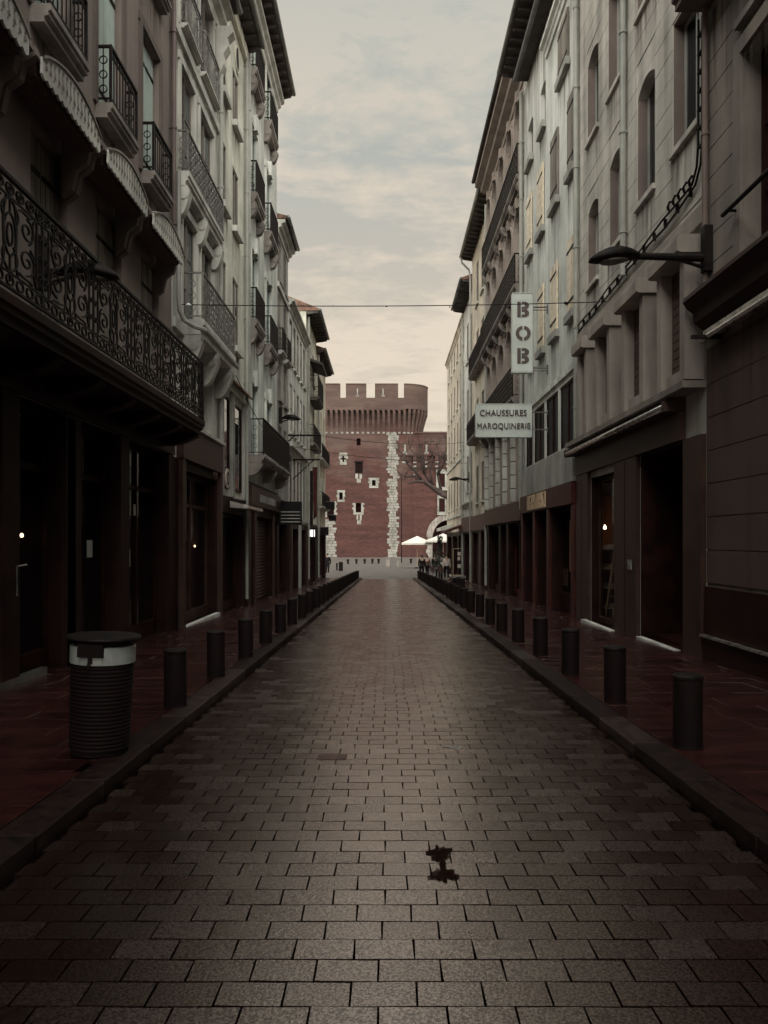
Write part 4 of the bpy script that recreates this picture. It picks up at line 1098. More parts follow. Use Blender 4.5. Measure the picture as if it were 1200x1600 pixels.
for a, b in ((18.45, 18.78), (21.25, 21.65), (23.35, 23.65), (25.42, 25.7)):
    bm = NB(); F.box(bm, a, b, .002, .1, zp(24) - .2, 2.44); mk('pilaster', bm, M['darkred'], r3)
F3 = F
for a, b, z0, z1, m in ((23.75, 24.25, 1.55, 1.95, 'fabW'), (19.2, 20.1, .75, 2.1, 'wood'), (20.3, 20.9, .35, .8, 'shopbr'), (24.4, 25.0, 1.9, 2.35, 'darkred'), (24.5, 24.9, .2, .8, 'greyD')):
    bm = NB(); F.box(bm, a, b, -.2, -.19, z0, z1); mk('shop_notice', bm, M[m], r3)
cornice(F, r3, 18.37, 22.0, 15.35, .22, .35, 'stucco')
roof(F, r3, 18.37, 25.75, .78, 17.2, raft=1, rd=.45)
bm = NB(); tube(bm, [F.p(18.4, .42, 16.55), F.p(25.0, .42, 16.55)], .08, 10); mk('lower_gutter', bm, M['zinc'], r3)
bm = NB(); F.prof(bm, [(.002, 16.75), (.4, 16.6), (.4, 16.5), (.002, 16.5)], 18.4, 25.0); mk('lower_eave', bm, M['soffit'], r3)
streaks(F, r3, ops[:11], .005, 1.2)
streaks(F, r3, [(18.4, 25.7, 16.6, 0)], .004, 2.2)
drain(F, r3, 25.6, 2.6, 16.5, .12, .06, 'pipe')

# R4: ornate arched house
F = Fac('R', 4.7)
arch = ((26.2, 27.55), (28.15, 29.5), (30.1, 31.45), (32.05, 33.4), (33.95, 35.1))
ops = [(a, b, z, z + 2.95, .6) for z in (6.4, 10.2, 13.9) for a, b in arch]
ops += [(a + .15, b - .1, 3.0, 5.7) for a, b in arch]
ops += [(26.2, 29.4, zp(28) - .02, 2.2, 0, .3), (30.0, 31.4, zp(30) - .02, 2.2, 0, .3), (32, 35, zp(33) - .02, 2.2, 0, .3)]
r4 = building('ornate_arched_house', 'ornate brownish stone house with moulded arched windows and long dark balconies', F, 25.77, 35.45, 17.8, ops, 'rose', clad=2.24, dep=.3)
for q in ops[:15]:
    window(F, r4, *q[:4], 'oldw', leaves=2, rows=3, dep=.18)
    a, b, c, d = q[:4]; bm = NB()
    for k, (g, oo) in enumerate(((.08, .13), (.2, .08), (.3, .05))):
        pts = [(a - g, c + .1), (a - g, d - .6)] + [((a + b) / 2 - ((b - a) / 2 + g) * cos(pi * i / 10), d - .6 + (.6 + g) * sin(pi * i / 10)) for i in range(1, 10)] + [(b + g, d - .6), (b + g, c + .1)]
        F.strap(bm, pts, oo / 2 + .004, .1, oo)
    F.box(bm, (a + b) / 2 - .12, (a + b) / 2 + .12, .01, .2, d + .0, d + .38)
    mk('arch_moulding', bm, M['rose'], r4)
for q in ops[15:20]: window(F, r4, *q[:4], 'dark', leaves=2, rows=2, dep=.1, gm='dull')
for z, oo in ((6.4, .5), (10.2, .42), (13.9, .34)): balcony(F, r4, 25.85, 35.3, oo, z, 1.05, 'cross', .24, 'grime', corbels=6, ch=.4)
for z in (9.6, 13.35): cornice(F, r4, 25.8, 35.4, z, .16, .22, 'rose', 'string_course')
cornice(F, r4, 25.77, 35.45, 17.3, .62, .75, 'rose'); roof(F, r4, 25.77, 35.45, .66, 18.06, rise=1.6, gm='soffit')
for i in range(6):
    uu = (25.85, 27.68, 29.62, 31.57, 33.5, 35.05)[i]
    bm = NB(); F.box(bm, uu, uu + .36, .0, .04, 2.95, 5.9); pl = mk('pilaster', bm, M['rose'], r4)
    for k in range(6):
        bm = NB(); F.box(bm, uu + .04, uu + .32, .042, .20, 2.97 + k * .49, 3.42 + k * .49); mk('stone_block', bm, M['stoneW'], pl)
bm = NB(); F.box(bm, 25.85, 35.4, .002, .2, 2.25, 2.9); mk('shop_fascia', bm, M['darkred'], r4)
shop(F, r4, 26.2, 29.4, zp(28), 2.18, 3, 'darkred'); shop(F, r4, 30.0, 31.4, zp(30), 2.18, 1, 'dark'); shop(F, r4, 32, 35, zp(33), 2.18, 2, 'dark')
for a, b, z0, z1, m in ((30.6, 31.0, .2, .7, 'fabW'), (27.2, 27.6, .35, .95, 'fabW'), (32.6, 33.0, .6, 1.0, 'greyD')):
    bm = NB(); F.box(bm, a, b, -.2, -.19, z0, z1); mk('shop_notice', bm, M[m], r4)
drain(F, r4, 35.3, -.5, 17, .14, .06, 'pipe')

# R5: cream house with deep eave and chimney
F = Fac('R', 4.9)
ops = []
for z0, z1 in ((14.3, 16.6), (10.6, 12.9), (7.0, 9.2), (3.6, 5.6)): 
    for a in (36.3, 38.6, 40.9): ops.append((a, a + 1.1, z0, z1))
ops += [(36.2, 39.2, zp(38) - .02, 2.0, 0, .3), (39.8, 43, zp(41) - .02, 2.0, 0, .2)]
r5 = building('cream_eaved_house', 'warm cream house with a deep grey eave, bent downpipe and boxy chimney', F, 35.47, 44.0, 17.7, ops, 'warm', clad=2.1)
for q in ops[:12]: window(F, r5, *q[:4], 'oldw', dep=.09, leaves=2, rows=2, sill='y', sm='stoneW')
roof(F, r5, 35.47, 44.0, .62, 17.75, raft=1, gm='pipe')
bm = NB(); F.box(bm, 38.2, 39.6, -1.4, -.5, 18, 20.6); F.box(bm, 38.1, 39.7, -1.5, -.4, 20.6, 20.75); mk('chimney', bm, M['zinc'], r5)
bm = NB(); tube(bm, [F.p(43.8, .66, 17.75), F.p(43.8, .6, 17.4), F.p(43.8, .2, 17.0), F.p(43.8, .12, 16.6), F.p(43.8, .12, -.8)], .06, 8); mk('drainpipe', bm, M['pipe'], r5)
shop(F, r5, 36.2, 39.2, zp(38), 1.98, 2, 'dark')
def rollup(F, par, a, b, z0, z1, m, o=-.18):
    bm = NB(); F.box(bm, a, b, o - .04, o, z0, z1); sh = mk('roller_shutter', bm, M[m], par); k = z0 + .02
    while k < z1 - .12:
        bm = NB(); F.prof(bm, [(o + .002, k), (o + .03, k + .035), (o + .03, k + .09), (o + .002, k + .125)], a + .01, b - .01); mk('slat', bm, M[m], sh); k += .14
rollup(F, r5, 39.8, 43, zp(42), 2.0, 'shopgr')
for uu in (35.6, 39.3, 43.1):
    bm = NB(); F.box(bm, uu, uu + .4, .002, .1, -1.2, 2.05); mk('pilaster', bm, M['shopbr'], r5)
band(F, r5, 35.5, 43.98, 2.1, 2.9, .15, 'darkred', 'shop_fascia')
balcony(F, r5, 36.0, 42.4, .5, 6.95, 1.0, 'bars', .18, 'grime', bar=.14)
balcony(F, r5, 36.0, 42.4, .4, 10.55, 1.0, 'bars', .18, 'grime', bar=.14)

# R6
F = Fac('R', 5.05)
ops = []
for z0, z1 in ((12.6, 15.0), (8.6, 10.9), (4.6, 6.8)): 
    for a in (44.8, 47.2): ops.append((a, a + 1.1, z0, z1))
ops += [(44.6, 49.4, zp(47) - .02, 2.0, 0, .3)]
r6 = building('tile_eaved_house', 'grey house with a ribbed wooden eave between the cream houses', F, 44.02, 50.0, 16.5, ops, 'stucco', clad=2.1)
for q in ops[:6]: window(F, r6, *q[:4], 'oldw', dep=.09, leaves=2, rows=2, sill='y', sm='stoneW')
roof(F, r6, 44.02, 50.0, .75, 16.55, raft=1, rd=.4)
bm = NB(); F.box(bm, 44.3, 45.3, -1.2, -.3, 16.9, 19.6); mk('chimney', bm, M['greyD'], r6)
shop(F, r6, 44.6, 49.4, zp(47), 1.98, 3, 'dark'); band(F, r6, 44.1, 49.9, 2.1, 3.0, .2, 'darkred', 'shop_fascia')
cornice(F, r6, 44.02, 50.0, 3.6, .25, .3, 'stoneW'); drain(F, r6, 49.8, -1, 16.3, .12, .06, 'pipe')

# R7: long flat fronted end house with a rounded pale corner
F = Fac('R', 5.2)
ops = []
for z0, z1 in ((14.7, 16.0), (11.2, 13.3), (8.0, 10.2), (4.0, 6.1)):
    for k in range(6): ops.append((50.9 + k * 2.5, 51.9 + k * 2.5, z0, z1))
ops += [(51, 55, zp(53) - .02, 1.9, 0, .3), (56, 60, -1.2, 1.9, 0, .3), (61, 65, -1.2, 1.9, 0, .3)]
r7 = building('flat_fronted_end_house', 'long flat-fronted pale end house facing the castle on the right', F, 50.02, 66.0, 16.7, ops, 'warm', clad=2.2, back=12)
for q in ops[:24]: window(F, r7, *q[:4], 'oldw', leaves=2, rows=2, dep=.09, sill='y', sm='stoneW', sillout=.06)
cornice(F, r7, 50.02, 66.0, 16.3, .2, .4, 'warm')
for z in (3.3, 7.2): band(F, r7, 50.03, 65.98, z, z + .18, .08, 'stoneW')
for q in ops[24:]: shop(F, r7, q[0], q[1], q[2] + .02, 1.88, 2, 'dark')
bm = NB(); F.prof(bm, [(.002, 2.7), (1.3, 2.2), (1.3, 2.1), (.002, 2.5)], 50.4, 55.4); mk('awning', bm, M['darkred'], r7)
bm = NB(); F.prof(bm, [(.002, 2.9), (.9, 2.6), (.9, 2.35), (.002, 2.5)], 61.0, 66.0); mk('awning', bm, M['stoneW'], r7)
streaks(F, r7, ops[:24], .005, .9)
drain(F, r7, 51.6 + .6, -1.2, 16.2, .1, .05, 'pipe')

# ------------------------------------------------------------------ the brick castle on the plaza
CY = 133.0
F = Fac('N', CY)
cast = thing('brick_castle', 'red brick castle with battlements and corbelled crown at the end of the street', 'castle', (-4, 141, -1.31))
def path(d, n=14):
    p = [(-16.0 + d * .5, 150.0), (-16.0 + d * .5, 132.0 + d)]
    x = -15.0
    while x < 3.0: p.append((x, 132.0 + d)); x += .5
    for i in range(n + 1):
        a = -pi / 2 + pi / 2 * i / n
        p.append((3.0 + (4.3 - d) * cos(a), 136.3 + (4.3 - d) * sin(a)))
    p.append((7.3 - d, 150.0))
    return p
def ring_wall(name, d0, d1, z0, z1, sel=None, m='brick', par=None, lean=0.0):
    P, Q = path(d0), path(d1); bm = NB()
    idx = [i for i in range(len(P) - 1) if sel is None or sel(P[i], P[i + 1])]
    for i in idx:
        a, b, c, e_ = P[i], P[i + 1], Q[i], Q[i + 1]
        quad(bm, (*a, z0), (*b, z0), (*b, z1), (*a, z1)); quad(bm, (*c, z0), (*e_, z0), (*e_, z1), (*c, z1))
        quad(bm, (*a, z1), (*b, z1), (*e_, z1), (*c, z1)); quad(bm, (*a, z0), (*b, z0), (*e_, z0), (*c, z0))
        if i - 1 not in idx: quad(bm, (*a, z0), (*c, z0), (*c, z1), (*a, z1))
        if i + 1 not in idx: quad(bm, (*b, z0), (*e_, z0), (*e_, z1), (*b, z1))
    return mk(name, bm, M[m], par or cast)
wins = [(-5.2, -4.5, 18.06, 19.3), (-5.45, -4.15, 13.3, 15.2), (-2.52, -1.9, 11.1, 12.05), (-8.2, -7.6, 8.7, 9.9), (-5.35, -4.4, 6.5, 8.1), (-7.65, -7.35, 15.2, 16.3), (-10.3, -9.1, 5.6, 8.4)]
mk('wall', wall_mesh(F, -15.5, 3.0, -2.0, 24.6, wins, 1.0, 17), M['brick'], cast)
bm = NB(); Pp = [p for p in path(1.0) if p[0] > 2.6]
for a, b in zip(Pp, Pp[1:]): quad(bm, (*a, -2), (*b, -2), (*b, 24.6), (*a, 24.6))
mk('round_wall', bm, M['brick'], cast)
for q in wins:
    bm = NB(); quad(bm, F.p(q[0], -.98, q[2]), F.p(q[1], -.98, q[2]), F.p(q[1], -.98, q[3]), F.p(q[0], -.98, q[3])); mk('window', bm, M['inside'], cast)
def blocks(F, name, rects, o=.07, m='casc'):
    bm = NB()
    for (a, b, c, d) in rects: F.box(bm, a, b, -.3, o + rnd.uniform(-.025, .025), c, d)
    p = mk(name, bm, M[m], cast); return p
def toothed(q, w=.45, h=.42, top=True, bot=True):
    a, b, c, d = q; r = []; z = c - (h if bot else 0); k = 0
    if bot: r.append((a - w * .8, b + w * .8, z, c - .02))
    z = c; 
    while z < d - .1:
        e_ = min(z + h, d); ww = w * (1.15 if k % 2 else .75)
        r.append((a - ww, a - .003, z + .02, e_)); r.append((b + .003, b + ww * rnd.uniform(.85, 1.1), z + .02, e_)); z = e_; k += 1
    if top: r.append((a - w, b + w, d + .02, d + h))
    return r
blocks(F, 'window_surround', toothed(wins[2], .62)); blocks(F, 'window_surround', toothed(wins[3], .42))
blocks(F, 'window_surround', toothed(wins[4], .5, top=False)); blocks(F, 'window_surround', toothed(wins[6], .5, top=False, bot=False))
blocks(F, 'window_surround', toothed(wins[5], .55, .5) + [])
bm = NB(); F.box(bm, -7.95, -7.655, -.2, .08, 15.6, 15.9); F.box(bm, -7.345, -7.05, -.2, .08, 15.6, 15.9); mk('cross_slit', bm, M['inside'], cast)
blocks(F, 'pale_patch', [(-5.4, -4.95, 12.3, 13.15), (-4.7, -4.25, 12.3, 13.1), (-5.15, -4.45, 11.6, 12.28)])
blocks(F, 'pale_patch', [(-5.2, -4.9, 5.2, 6.0), (-4.65, -4.3, 5.1, 6.0), (-5.1, -4.4, 4.4, 5.1)])
bm = NB(); F.box(bm, -5.6, -4.0, -.05, .1, 15.22, 15.4)
for k in range(5): F.box(bm, -5.4 + k * .28, -5.34 + k * .28, .04, .08, 13.3, 15.22)
for z in (13.3, 13.9, 14.5): F.box(bm, -5.5, -4.1, .03, .06, z, z + .06)
mk('window_grille', bm, M['iron'], cast)
# pale stone quoin strips
def quoin(x0, x1, z0, z1, h=.47):
    bm = NB(); z = z0; k = 0
    while z < z1:
        e0, e1 = x0 + rnd.uniform(-.35, .3), x1 + rnd.uniform(-.3, .35); n = 2 + (k % 2)
        c = [e0] + sorted(e0 + (e1 - e0) * (i + rnd.uniform(-.18, .18)) / n for i in range(1, n)) + [e1]
        for a, b in zip(c, c[1:]):
            if rnd.random() > .04: F.box(bm, a + .025, b - .025, -.2, .06 + rnd.uniform(-.03, .04), z + .025, z + h - .025)
        z += h; k += 1
    p = mk('quoin_stone', bm, M['casc'], cast, kind='stuff'); p['label'] = 'pale weathered stone blocks bonded into the brick'
quoin(.25, 1.9, -1.3, 20.3); quoin(-10.7, -8.9, -1.3, 4.9)
# corbelled crown
ring_wall('crown_wall', 0, 1.1, 24.25, 26.15)
for s in (lambda a, b: a[1] < 132.1 and b[0] <= -8.0 and a[0] > -16.5, lambda a, b: a[1] < 132.1 and a[0] >= -7.0 and b[0] <= -3.4, lambda a, b: a[1] < 132.1 and a[0] >= -2.1 and b[0] <= 2.1,
          lambda a, b: a[0] >= 2.7 and b[1] < 143): ring_wall('merlon', 0, 1.1, 26.15, 28.45, s)
for s in (lambda a, b: a[1] < 132.1 and b[0] <= -8.0 and a[0] > -16.5, lambda a, b: a[1] < 132.1 and a[0] >= -7.0 and b[0] <= -3.4, lambda a, b: a[1] < 132.1 and a[0] >= -2.1 and b[0] <= 2.1,
          lambda a, b: a[0] >= 2.7 and b[1] < 143): ring_wall('merlon_cap', -.08, 1.2, 28.45, 28.6, s, 'casc' if False else 'brick')
P0, P1 = path(0, 40), path(1.0, 40)
acc, nxt = 0.0, .2
for i in range(1, len(P0) - 1):
    a, b = Vector(P0[i]), Vector(P0[i + 1]); c, e_ = Vector(P1[i]), Vector(P1[i + 1]); L = (b - a).length; k = nxt - acc
    while k < L and a.y < 142:
        t = k / L; o_, i_ = a.lerp(b, t), c.lerp(e_, t); n = (o_ - i_).normalized(); s = Vector((-n.y, n.x)) * .21
        prof_ = [(-.3, 20.4), (.06, 20.4), (.35, 21.6), (.72, 22.9), (.96, 23.6), (.98, 24.25), (-.3, 24.25)]
        bm = NB(); prism(bm, prof_, lambda q: (i_.x + n.x * q[0] + s.x, i_.y + n.y * q[0] + s.y, q[1]), lambda q: (i_.x + n.x * q[0] - s.x, i_.y + n.y * q[0] - s.y, q[1]))
        mk('corbel_rib', bm, M['brick'], cast)
        bm = NB(); prism(bm, [(-.2, 20.1), (.1, 20.1), (.14, 20.4), (-.2, 20.4)], lambda q: (i_.x + n.x * q[0] + s.x, i_.y + n.y * q[0] + s.y, q[1]), lambda q: (i_.x + n.x * q[0] - s.x, i_.y + n.y * q[0] - s.y, q[1]))
        mk('rib_foot', bm, M['casc'], cast)
        k += .90
    nxt = acc + k; acc += L
# arched heads between the ribs
bm = NB()
x = -15.9
while x < 2.8:
    w = .48; zb = 23.7
    for j in range(6):
        t0, t1 = -1 + j / 3, -1 + (j + 1) / 3
        pts = [(x + w / 2 * t0, zb + .4 * sqrt(max(0, 1 - t0 * t0))), (x + w / 2 * t1, zb + .4 * sqrt(max(0, 1 - t1 * t1)))]
        quad(bm, (pts[0][0], 132.02, pts[0][1]), (pts[1][0], 132.02, pts[1][1]), (pts[1][0], 132.02, 24.26), (pts[0][0], 132.02, 24.26))
        quad(bm, (pts[0][0], 132.02, pts[0][1]), (pts[1][0], 132.02, pts[1][1]), (pts[1][0], 132.9, pts[1][1]), (pts[0][0], 132.9, pts[0][1]))
    x += .45
mk('arch_heads', bm, M['brick'], cast)
for xx in (-11.0, -5.0, -.6):
    bm = NB(); box(bm, xx - .1, xx + .1, 131.9, 132.3, 26.6, 27.7); box(bm, xx - .3, xx + .3, 131.95, 132.3, 26.35, 26.55); mk('arrow_slit', bm, M['casc'], cast)
# lower wing on the right
F = Fac('N', 133.5)
wo = [(3.3, 4.05, 6.8, 9.0), (3.6, 4.2, 12.3, 13.6), (8.0, 14.0, -1.9, 5.2, 3.0, 2.5), (2.5, 3.1, 17.2, 18.5)]
mk('wing_wall', wall_mesh(F, 1.95, 22.0, -2, 20.2, wo, 1.2, 12), M['brick'], cast)
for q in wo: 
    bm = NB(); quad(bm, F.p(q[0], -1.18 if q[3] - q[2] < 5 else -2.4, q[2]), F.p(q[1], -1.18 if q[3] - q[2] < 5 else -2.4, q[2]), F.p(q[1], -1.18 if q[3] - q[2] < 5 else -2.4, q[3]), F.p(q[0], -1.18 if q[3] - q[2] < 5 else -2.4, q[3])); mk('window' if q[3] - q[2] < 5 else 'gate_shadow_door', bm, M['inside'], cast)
blocks(F, 'window_surround', toothed(wo[0], .5)); blocks(F, 'window_surround', toothed(wo[1], .6))
bm = NB(); F.box(bm, 1.9, 22, -.2, .25, 20.2, 20.5); mk('coping', bm, M['brick'], cast)
for k in range(20):                                              # gate arch voussoirs
    a0, a1 = pi - pi * k / 20, pi - pi * (k + 1) / 20
    bm = NB(); prism(bm, [(11 + 3.02 * cos(a0), 2.2 + 3.0 * sin(a0)), (11 + 3.02 * cos(a1), 2.2 + 3.0 * sin(a1)), (11 + 4.1 * cos(a1), 2.2 + 4.1 * sin(a1)), (11 + 4.1 * cos(a0), 2.2 + 4.1 * sin(a0))], lambda q: (q[0], 133.2, q[1]), lambda q: (q[0], 133.6, q[1])); mk('arch_stone', bm, M['grime'], cast)
for s in (-1, 1):
    for k in range(5):
        bm = NB(); a, b = sorted((11 + s * 3.02, 11 + s * (3.9 + (k % 2) * .25))); F.box(bm, a, b, -.2, .28, -1.3 + k * .7, -.64 + k * .7); mk('arch_stone', bm, M['grime'], cast)
for k in range(9):                                               # little machicolation arches on pale corbels
    x = 3.0 + k * 1.9
    bm = NB(); F.prof(bm, [(-.1, 16.3), (.75, 16.3), (.75, 15.6), (.5, 15.1), (.3, 14.4), (-.1, 14.0)], x - .28, x + .28); mk('corbel', bm, M['brick'], cast)
    bm = NB(); F.box(bm, x - .3, x + .3, -.1, .62, 15.0, 15.3); F.box(bm, x - .3, x + .3, -.1, .45, 14.3, 14.6); mk('corbel_stone', bm, M['casc'], cast)
bm = NB(); F.box(bm, 2.2, 22, -.1, .8, 16.3, 18.4); mk('machicolation_wall', bm, M['brick'], cast)
for x in (3.2, 6.9, 10.5):
    bm = NB(); F.box(bm, x - .16, x + .16, .7, .86, 16.9, 18.2); F.box(bm, x - .35, x + .35, .72, .85, 16.5, 16.88); mk('arrow_slit', bm, M['casc'], cast)
blocks(F, 'pale_bay', [(8.6, 10.6, 10.3, 13.9), (8.8, 10.4, 6.0, 9.4)], .5)
for z0, z1 in ((6.6, 8.9), (10.9, 13.2)):
    bm = NB(); F.box(bm, 9.1, 10.1, .4, .54, z0, z1); mk('window', bm, M['inside'], cast)

# ------------------------------------------------------------------ bare plane tree beyond the last house
def tp(px, py, dy=0): return ((px - 604) * .075, 90 + dy, 1.55 + (845 - py) * .075)
tr = thing('plane_tree', 'bare pollarded plane tree with a low limb reaching left in front of the castle', 'tree', (8.4, 90, -1.31))
bm = NB()
tube(bm, [(8.6, 90, -1.5), (8.4, 90, 1.0), (8.1, 90, 3.6), tp(703, 778), tp(692, 772), tp(678, 763), tp(662, 753, -.4), tp(648, 753, -.7), tp(636, 757, -1)], [.55, .48, .42, .46, .40, .30, .22, .14, .06], 9)
limbs = [[(705, 775), (706, 745), (699, 715), (704, 690)], [(690, 770), (684, 742), (688, 715), (682, 695)], [(678, 762), (663, 740), (655, 715), (640, 700)], [(676, 760), (672, 735), (676, 712), (671, 694)],
         [(660, 752), (650, 738), (636, 726), (629, 712)], [(663, 740), (662, 720), (655, 700)], [(655, 752), (648, 744), (632, 744)], [(699, 773), (715, 740), (722, 705)], [(684, 742), (694, 722), (697, 700)]]
ends = []
for L in limbs:
    dyy = rnd.uniform(-1.5, 1.5)
    P = [tp(x, y, dyy * k / len(L)) for k, (x, y) in enumerate(L)]
    tube(bm, P, [.19, .13, .08, .05][:len(P)], 7); ends += P[1:]
mk('trunk', bm, M['bark'], tr, smooth=True)
bm = NB()
for p in ends:
    for k in range(7):
        a = rnd.uniform(0, 2 * pi); l = rnd.uniform(.8, 2.0); d_ = Vector((cos(a) * .7, sin(a) * .7, rnd.uniform(.1, 1))).normalized()
        m_ = Vector(p) + d_ * l * .5 + Vector((0, 0, .1)); q_ = Vector(p) + d_ * l + Vector((0, 0, .3))
        tube(bm, [p, m_, q_], [.03, .02, .008], 4)
        for j in range(3):
            r_ = Vector((rnd.uniform(-.5, .5), rnd.uniform(-.5, .5), rnd.uniform(.1, .6))); tube(bm, [m_, m_ + r_], [.014, .005], 3)
mk('crown', bm, M['bark'], tr, kind='stuff')

# ------------------------------------------------------------------ street furniture
ORD = ['first', 'second', 'third', 'fourth', 'fifth', 'sixth', 'seventh', 'eighth', 'ninth', 'tenth', 'eleventh', 'twelfth', 'thirteenth', 'fourteenth', 'fifteenth', 'sixteenth', 'seventeenth', 'eighteenth',
       'nineteenth', 'twentieth', 'twenty-first', 'twenty-second', 'twenty-third', 'twenty-fourth', 'twenty-fifth', 'twenty-sixth', 'twenty-seventh', 'twenty-eighth']
bl = thing('bollard', 'x', 'bollard', (0, 0, 0), 'bollards along the left kerb')
bm = NB(); lathe(bm, [(.111, -.1), (.111, .02), (.108, .022), (.108, .50), (.104, .525)], 28); mk('post', bm, M['plastic'], bl, smooth=False)
bm = NB(); lathe(bm, [(.106, .5255), (.112, .53), (.112, .55), (.10, .562), (.02, .566)], 28); mk('cap', bm, M['iron'], bl)
first = True
for side, x, y0, n in ((-1, -2.07, 7.5, 26), (1, 2.30, 5.88, 27)):
    for k in range(n):
        y = y0 + 1.872 * k; s = 'left' if side < 0 else 'right'
        lab = 'short black bollard, the %s from the near end along the %s kerb' % (ORD[k], s)
        loc = Vector((x + rnd.uniform(-.012, .012), y, zp(y)))
        if first: bl.location = loc; bl['label'] = lab; first = False; [setattr(c, 'matrix_parent_inverse', Matrix.Identity(4)) for c in bl.children]
        else: 
            o = dup(bl, loc - bl.location, lab, 'bollards along the %s kerb' % s); o.rotation_euler = (rnd.uniform(-.012, .012), rnd.uniform(-.012, .012), 0)

# litter bin with a steel collar
bn = thing('litter_bin', 'round black ribbed litter bin with a shiny steel collar on the left pavement', 'litter bin', (-2.14, 5.72, zp(5.72)))
X, Y, Z = bn.location
bm = NB(); pr_ = [(.17, 0), (.205, .02)]
for k in range(22): z = .05 + k * .0285; r = .207 + .012 * k / 22; pr_ += [(r, z), (r + .007, z + .007), (r + .007, z + .017), (r, z + .024)]
pr_ += [(.216, .68)]
lathe(bm, pr_, 40, (X, Y, Z)); mk('body', bm, M['plastic'], bn)
bm = NB(); lathe(bm, [(.222, .681), (.232, .685), (.232, .805), (.226, .81)], 40, (X, Y, Z)); cl_ = mk('collar', bm, M['collar'], bn, smooth=False)
bm = NB(); box(bm, X - .095, X + .085, Y - .25, Y - .2, Z + .745, Z + .84); mk('ashtray', bm, M['plastic'], bn)
bm = NB(); box(bm, X - .02, X + .01, Y - .246, Y - .225, Z + .70, Z + .744); tube(bm, [(X - .012, Y - .245, Z + .70), (X - .012, Y - .245, Z + .67)], .012, 8); mk('latch', bm, M['iron'], bn)
bm = NB(); lathe(bm, [(.20, .812), (.205, .85), (.262, .856), (.268, .866), (.262, .876), (.05, .90)], 40, (X, Y, Z)); mk('lid', bm, M['iron'], bn)
bn.rotation_euler = (0, radians(2.2), 0)

sb = thing('square_bin', 'low square black bin standing in the bollard row on the far right pavement', 'bin', (3.1, 33.2, zp(33.2)))
X, Y, Z = sb.location
bm = NB(); box(bm, X - .27, X + .27, Y - .27, Y + .27, Z, Z + .56); mk('body', bm, M['plastic'], sb)
bm = NB(); box(bm, X - .30, X + .30, Y - .30, Y + .30, Z + .64, Z + .68); box(bm, X - .29, X - .25, Y - .29, Y + .29, Z + .561, Z + .64); box(bm, X + .25, X + .29, Y - .29, Y + .29, Z + .561, Z + .64); mk('lid', bm, M['ironL'], sb)

# plaza furniture
for i, (x, y) in enumerate(((-4.78, 95), (-3.75, 95.5), (-2.74, 96), (-1.78, 96.4), (-1.0, 96.7), (3.1, 97.5))):
    bm = NB(); lathe(bm, [(.13, 0), (.13, .38), (.2, .42), (.2, .52), (.1, .6)], 12, (x, y, -1.312)); tag(mk('plaza_bollard', bm, M['iron']), 'small dark mushroom bollard on the plaza, the %s from the left' % ORD[i], 'bollard', 'mushroom bollards on the plaza')
for i, x in enumerate((.12, 1.33)):
    t = thing('stone_post', ('pale stone post on the plaza, left one of the pair below the quoin', 'pale stone post on the plaza, right one of the pair below the quoin')[i], 'post', (x, 85, -1.312), 'stone posts on the plaza')
    bm = NB(); box(bm, x - .22, x + .22, 84.8, 85.2, -1.312, -.4); mk('shaft', bm, M['grime'], t)
    bm = NB(); box(bm, x - .26, x + .26, 84.74, 85.26, -.399, -.25); mk('cap', bm, M['casc'], t)
for i, (x, y, w, h) in enumerate(((-4.85, 75, .16, .62), (-4.35, 73, .4, .78))):
    t = thing('plaza_bin', ('slim dark post-like bin at the left edge of the plaza', 'wide dark waste bin on the plaza beside the slim one')[i], 'bin', (x, y, -1.312))
    bm = NB(); lathe(bm, [(w / 2 * .9, 0), (w / 2, .05), (w / 2, h)], 14, (x, y, -1.312)); mk('body', bm, M['plastic'], t)
    bm = NB(); lathe(bm, [(w / 2 + .02, h + .001), (w / 2 + .02, h + .05), (w / 4, h + .08)], 14, (x, y, -1.312)); mk('lid', bm, M['iron'], t)
for i, (x, y, w, za) in enumerate(((3.2, 80, 1.75, 2.05), (5.75, 78, 1.9, 2.3))):
    t = thing('parasol', ('white cafe parasol on the plaza, the left one', 'white cafe parasol on the plaza, half hidden behind the end house')[i], 'parasol', (x, y, -1.312), 'white parasols on the plaza')
    bm = NB(); tube(bm, [(x, y, -1.3), (x, y, za)], .03, 8); mk('pole', bm, M['palewood'], t)
    bm = NB(); n = 8; ap = bm.verts.new((x, y, za)); r1_ = [bm.verts.new((x + w * cos(2 * pi * k / n + .39), y + w * sin(2 * pi * k / n + .39), za - .72)) for k in range(n)]; r2_ = [bm.verts.new((v.co.x, v.co.y, v.co.z - .18)) for v in r1_]
    for k in range(n): bm.faces.new((ap, r1_[k], r1_[(k + 1) % n])); bm.faces.new((r1_[k], r2_[k], r2_[(k + 1) % n], r1_[(k + 1) % n]))
    mk('canopy', bm, M['cloth'], t)
    bm = NB(); lathe(bm, [(.3, 0), (.3, .08), (.06, .12)], 14, (x, y, -1.312)); mk('base', bm, M['iron'], t)
pl = thing('street_pole', 'thin dark street pole with a curved arm in front of the castle wing', 'pole', (1.95, 100, -1.312))
bm = NB(); tube(bm, [(1.95, 100, -1.3), (1.95, 100, 10.2)], [.08, .05], 8); mk('shaft', bm, M['iron'], pl)
bm = NB(); tube(bm, [(1.95, 100, 10.0), (1.2, 100, 10.9), (.4, 100, 11.2), (-.2, 100, 10.9)], .035, 6); tube(bm, [(1.95, 100, 9.4), (3.0, 100, 9.9), (4.4, 100, 9.8)], .03, 6); mk('arm', bm, M['iron'], pl)

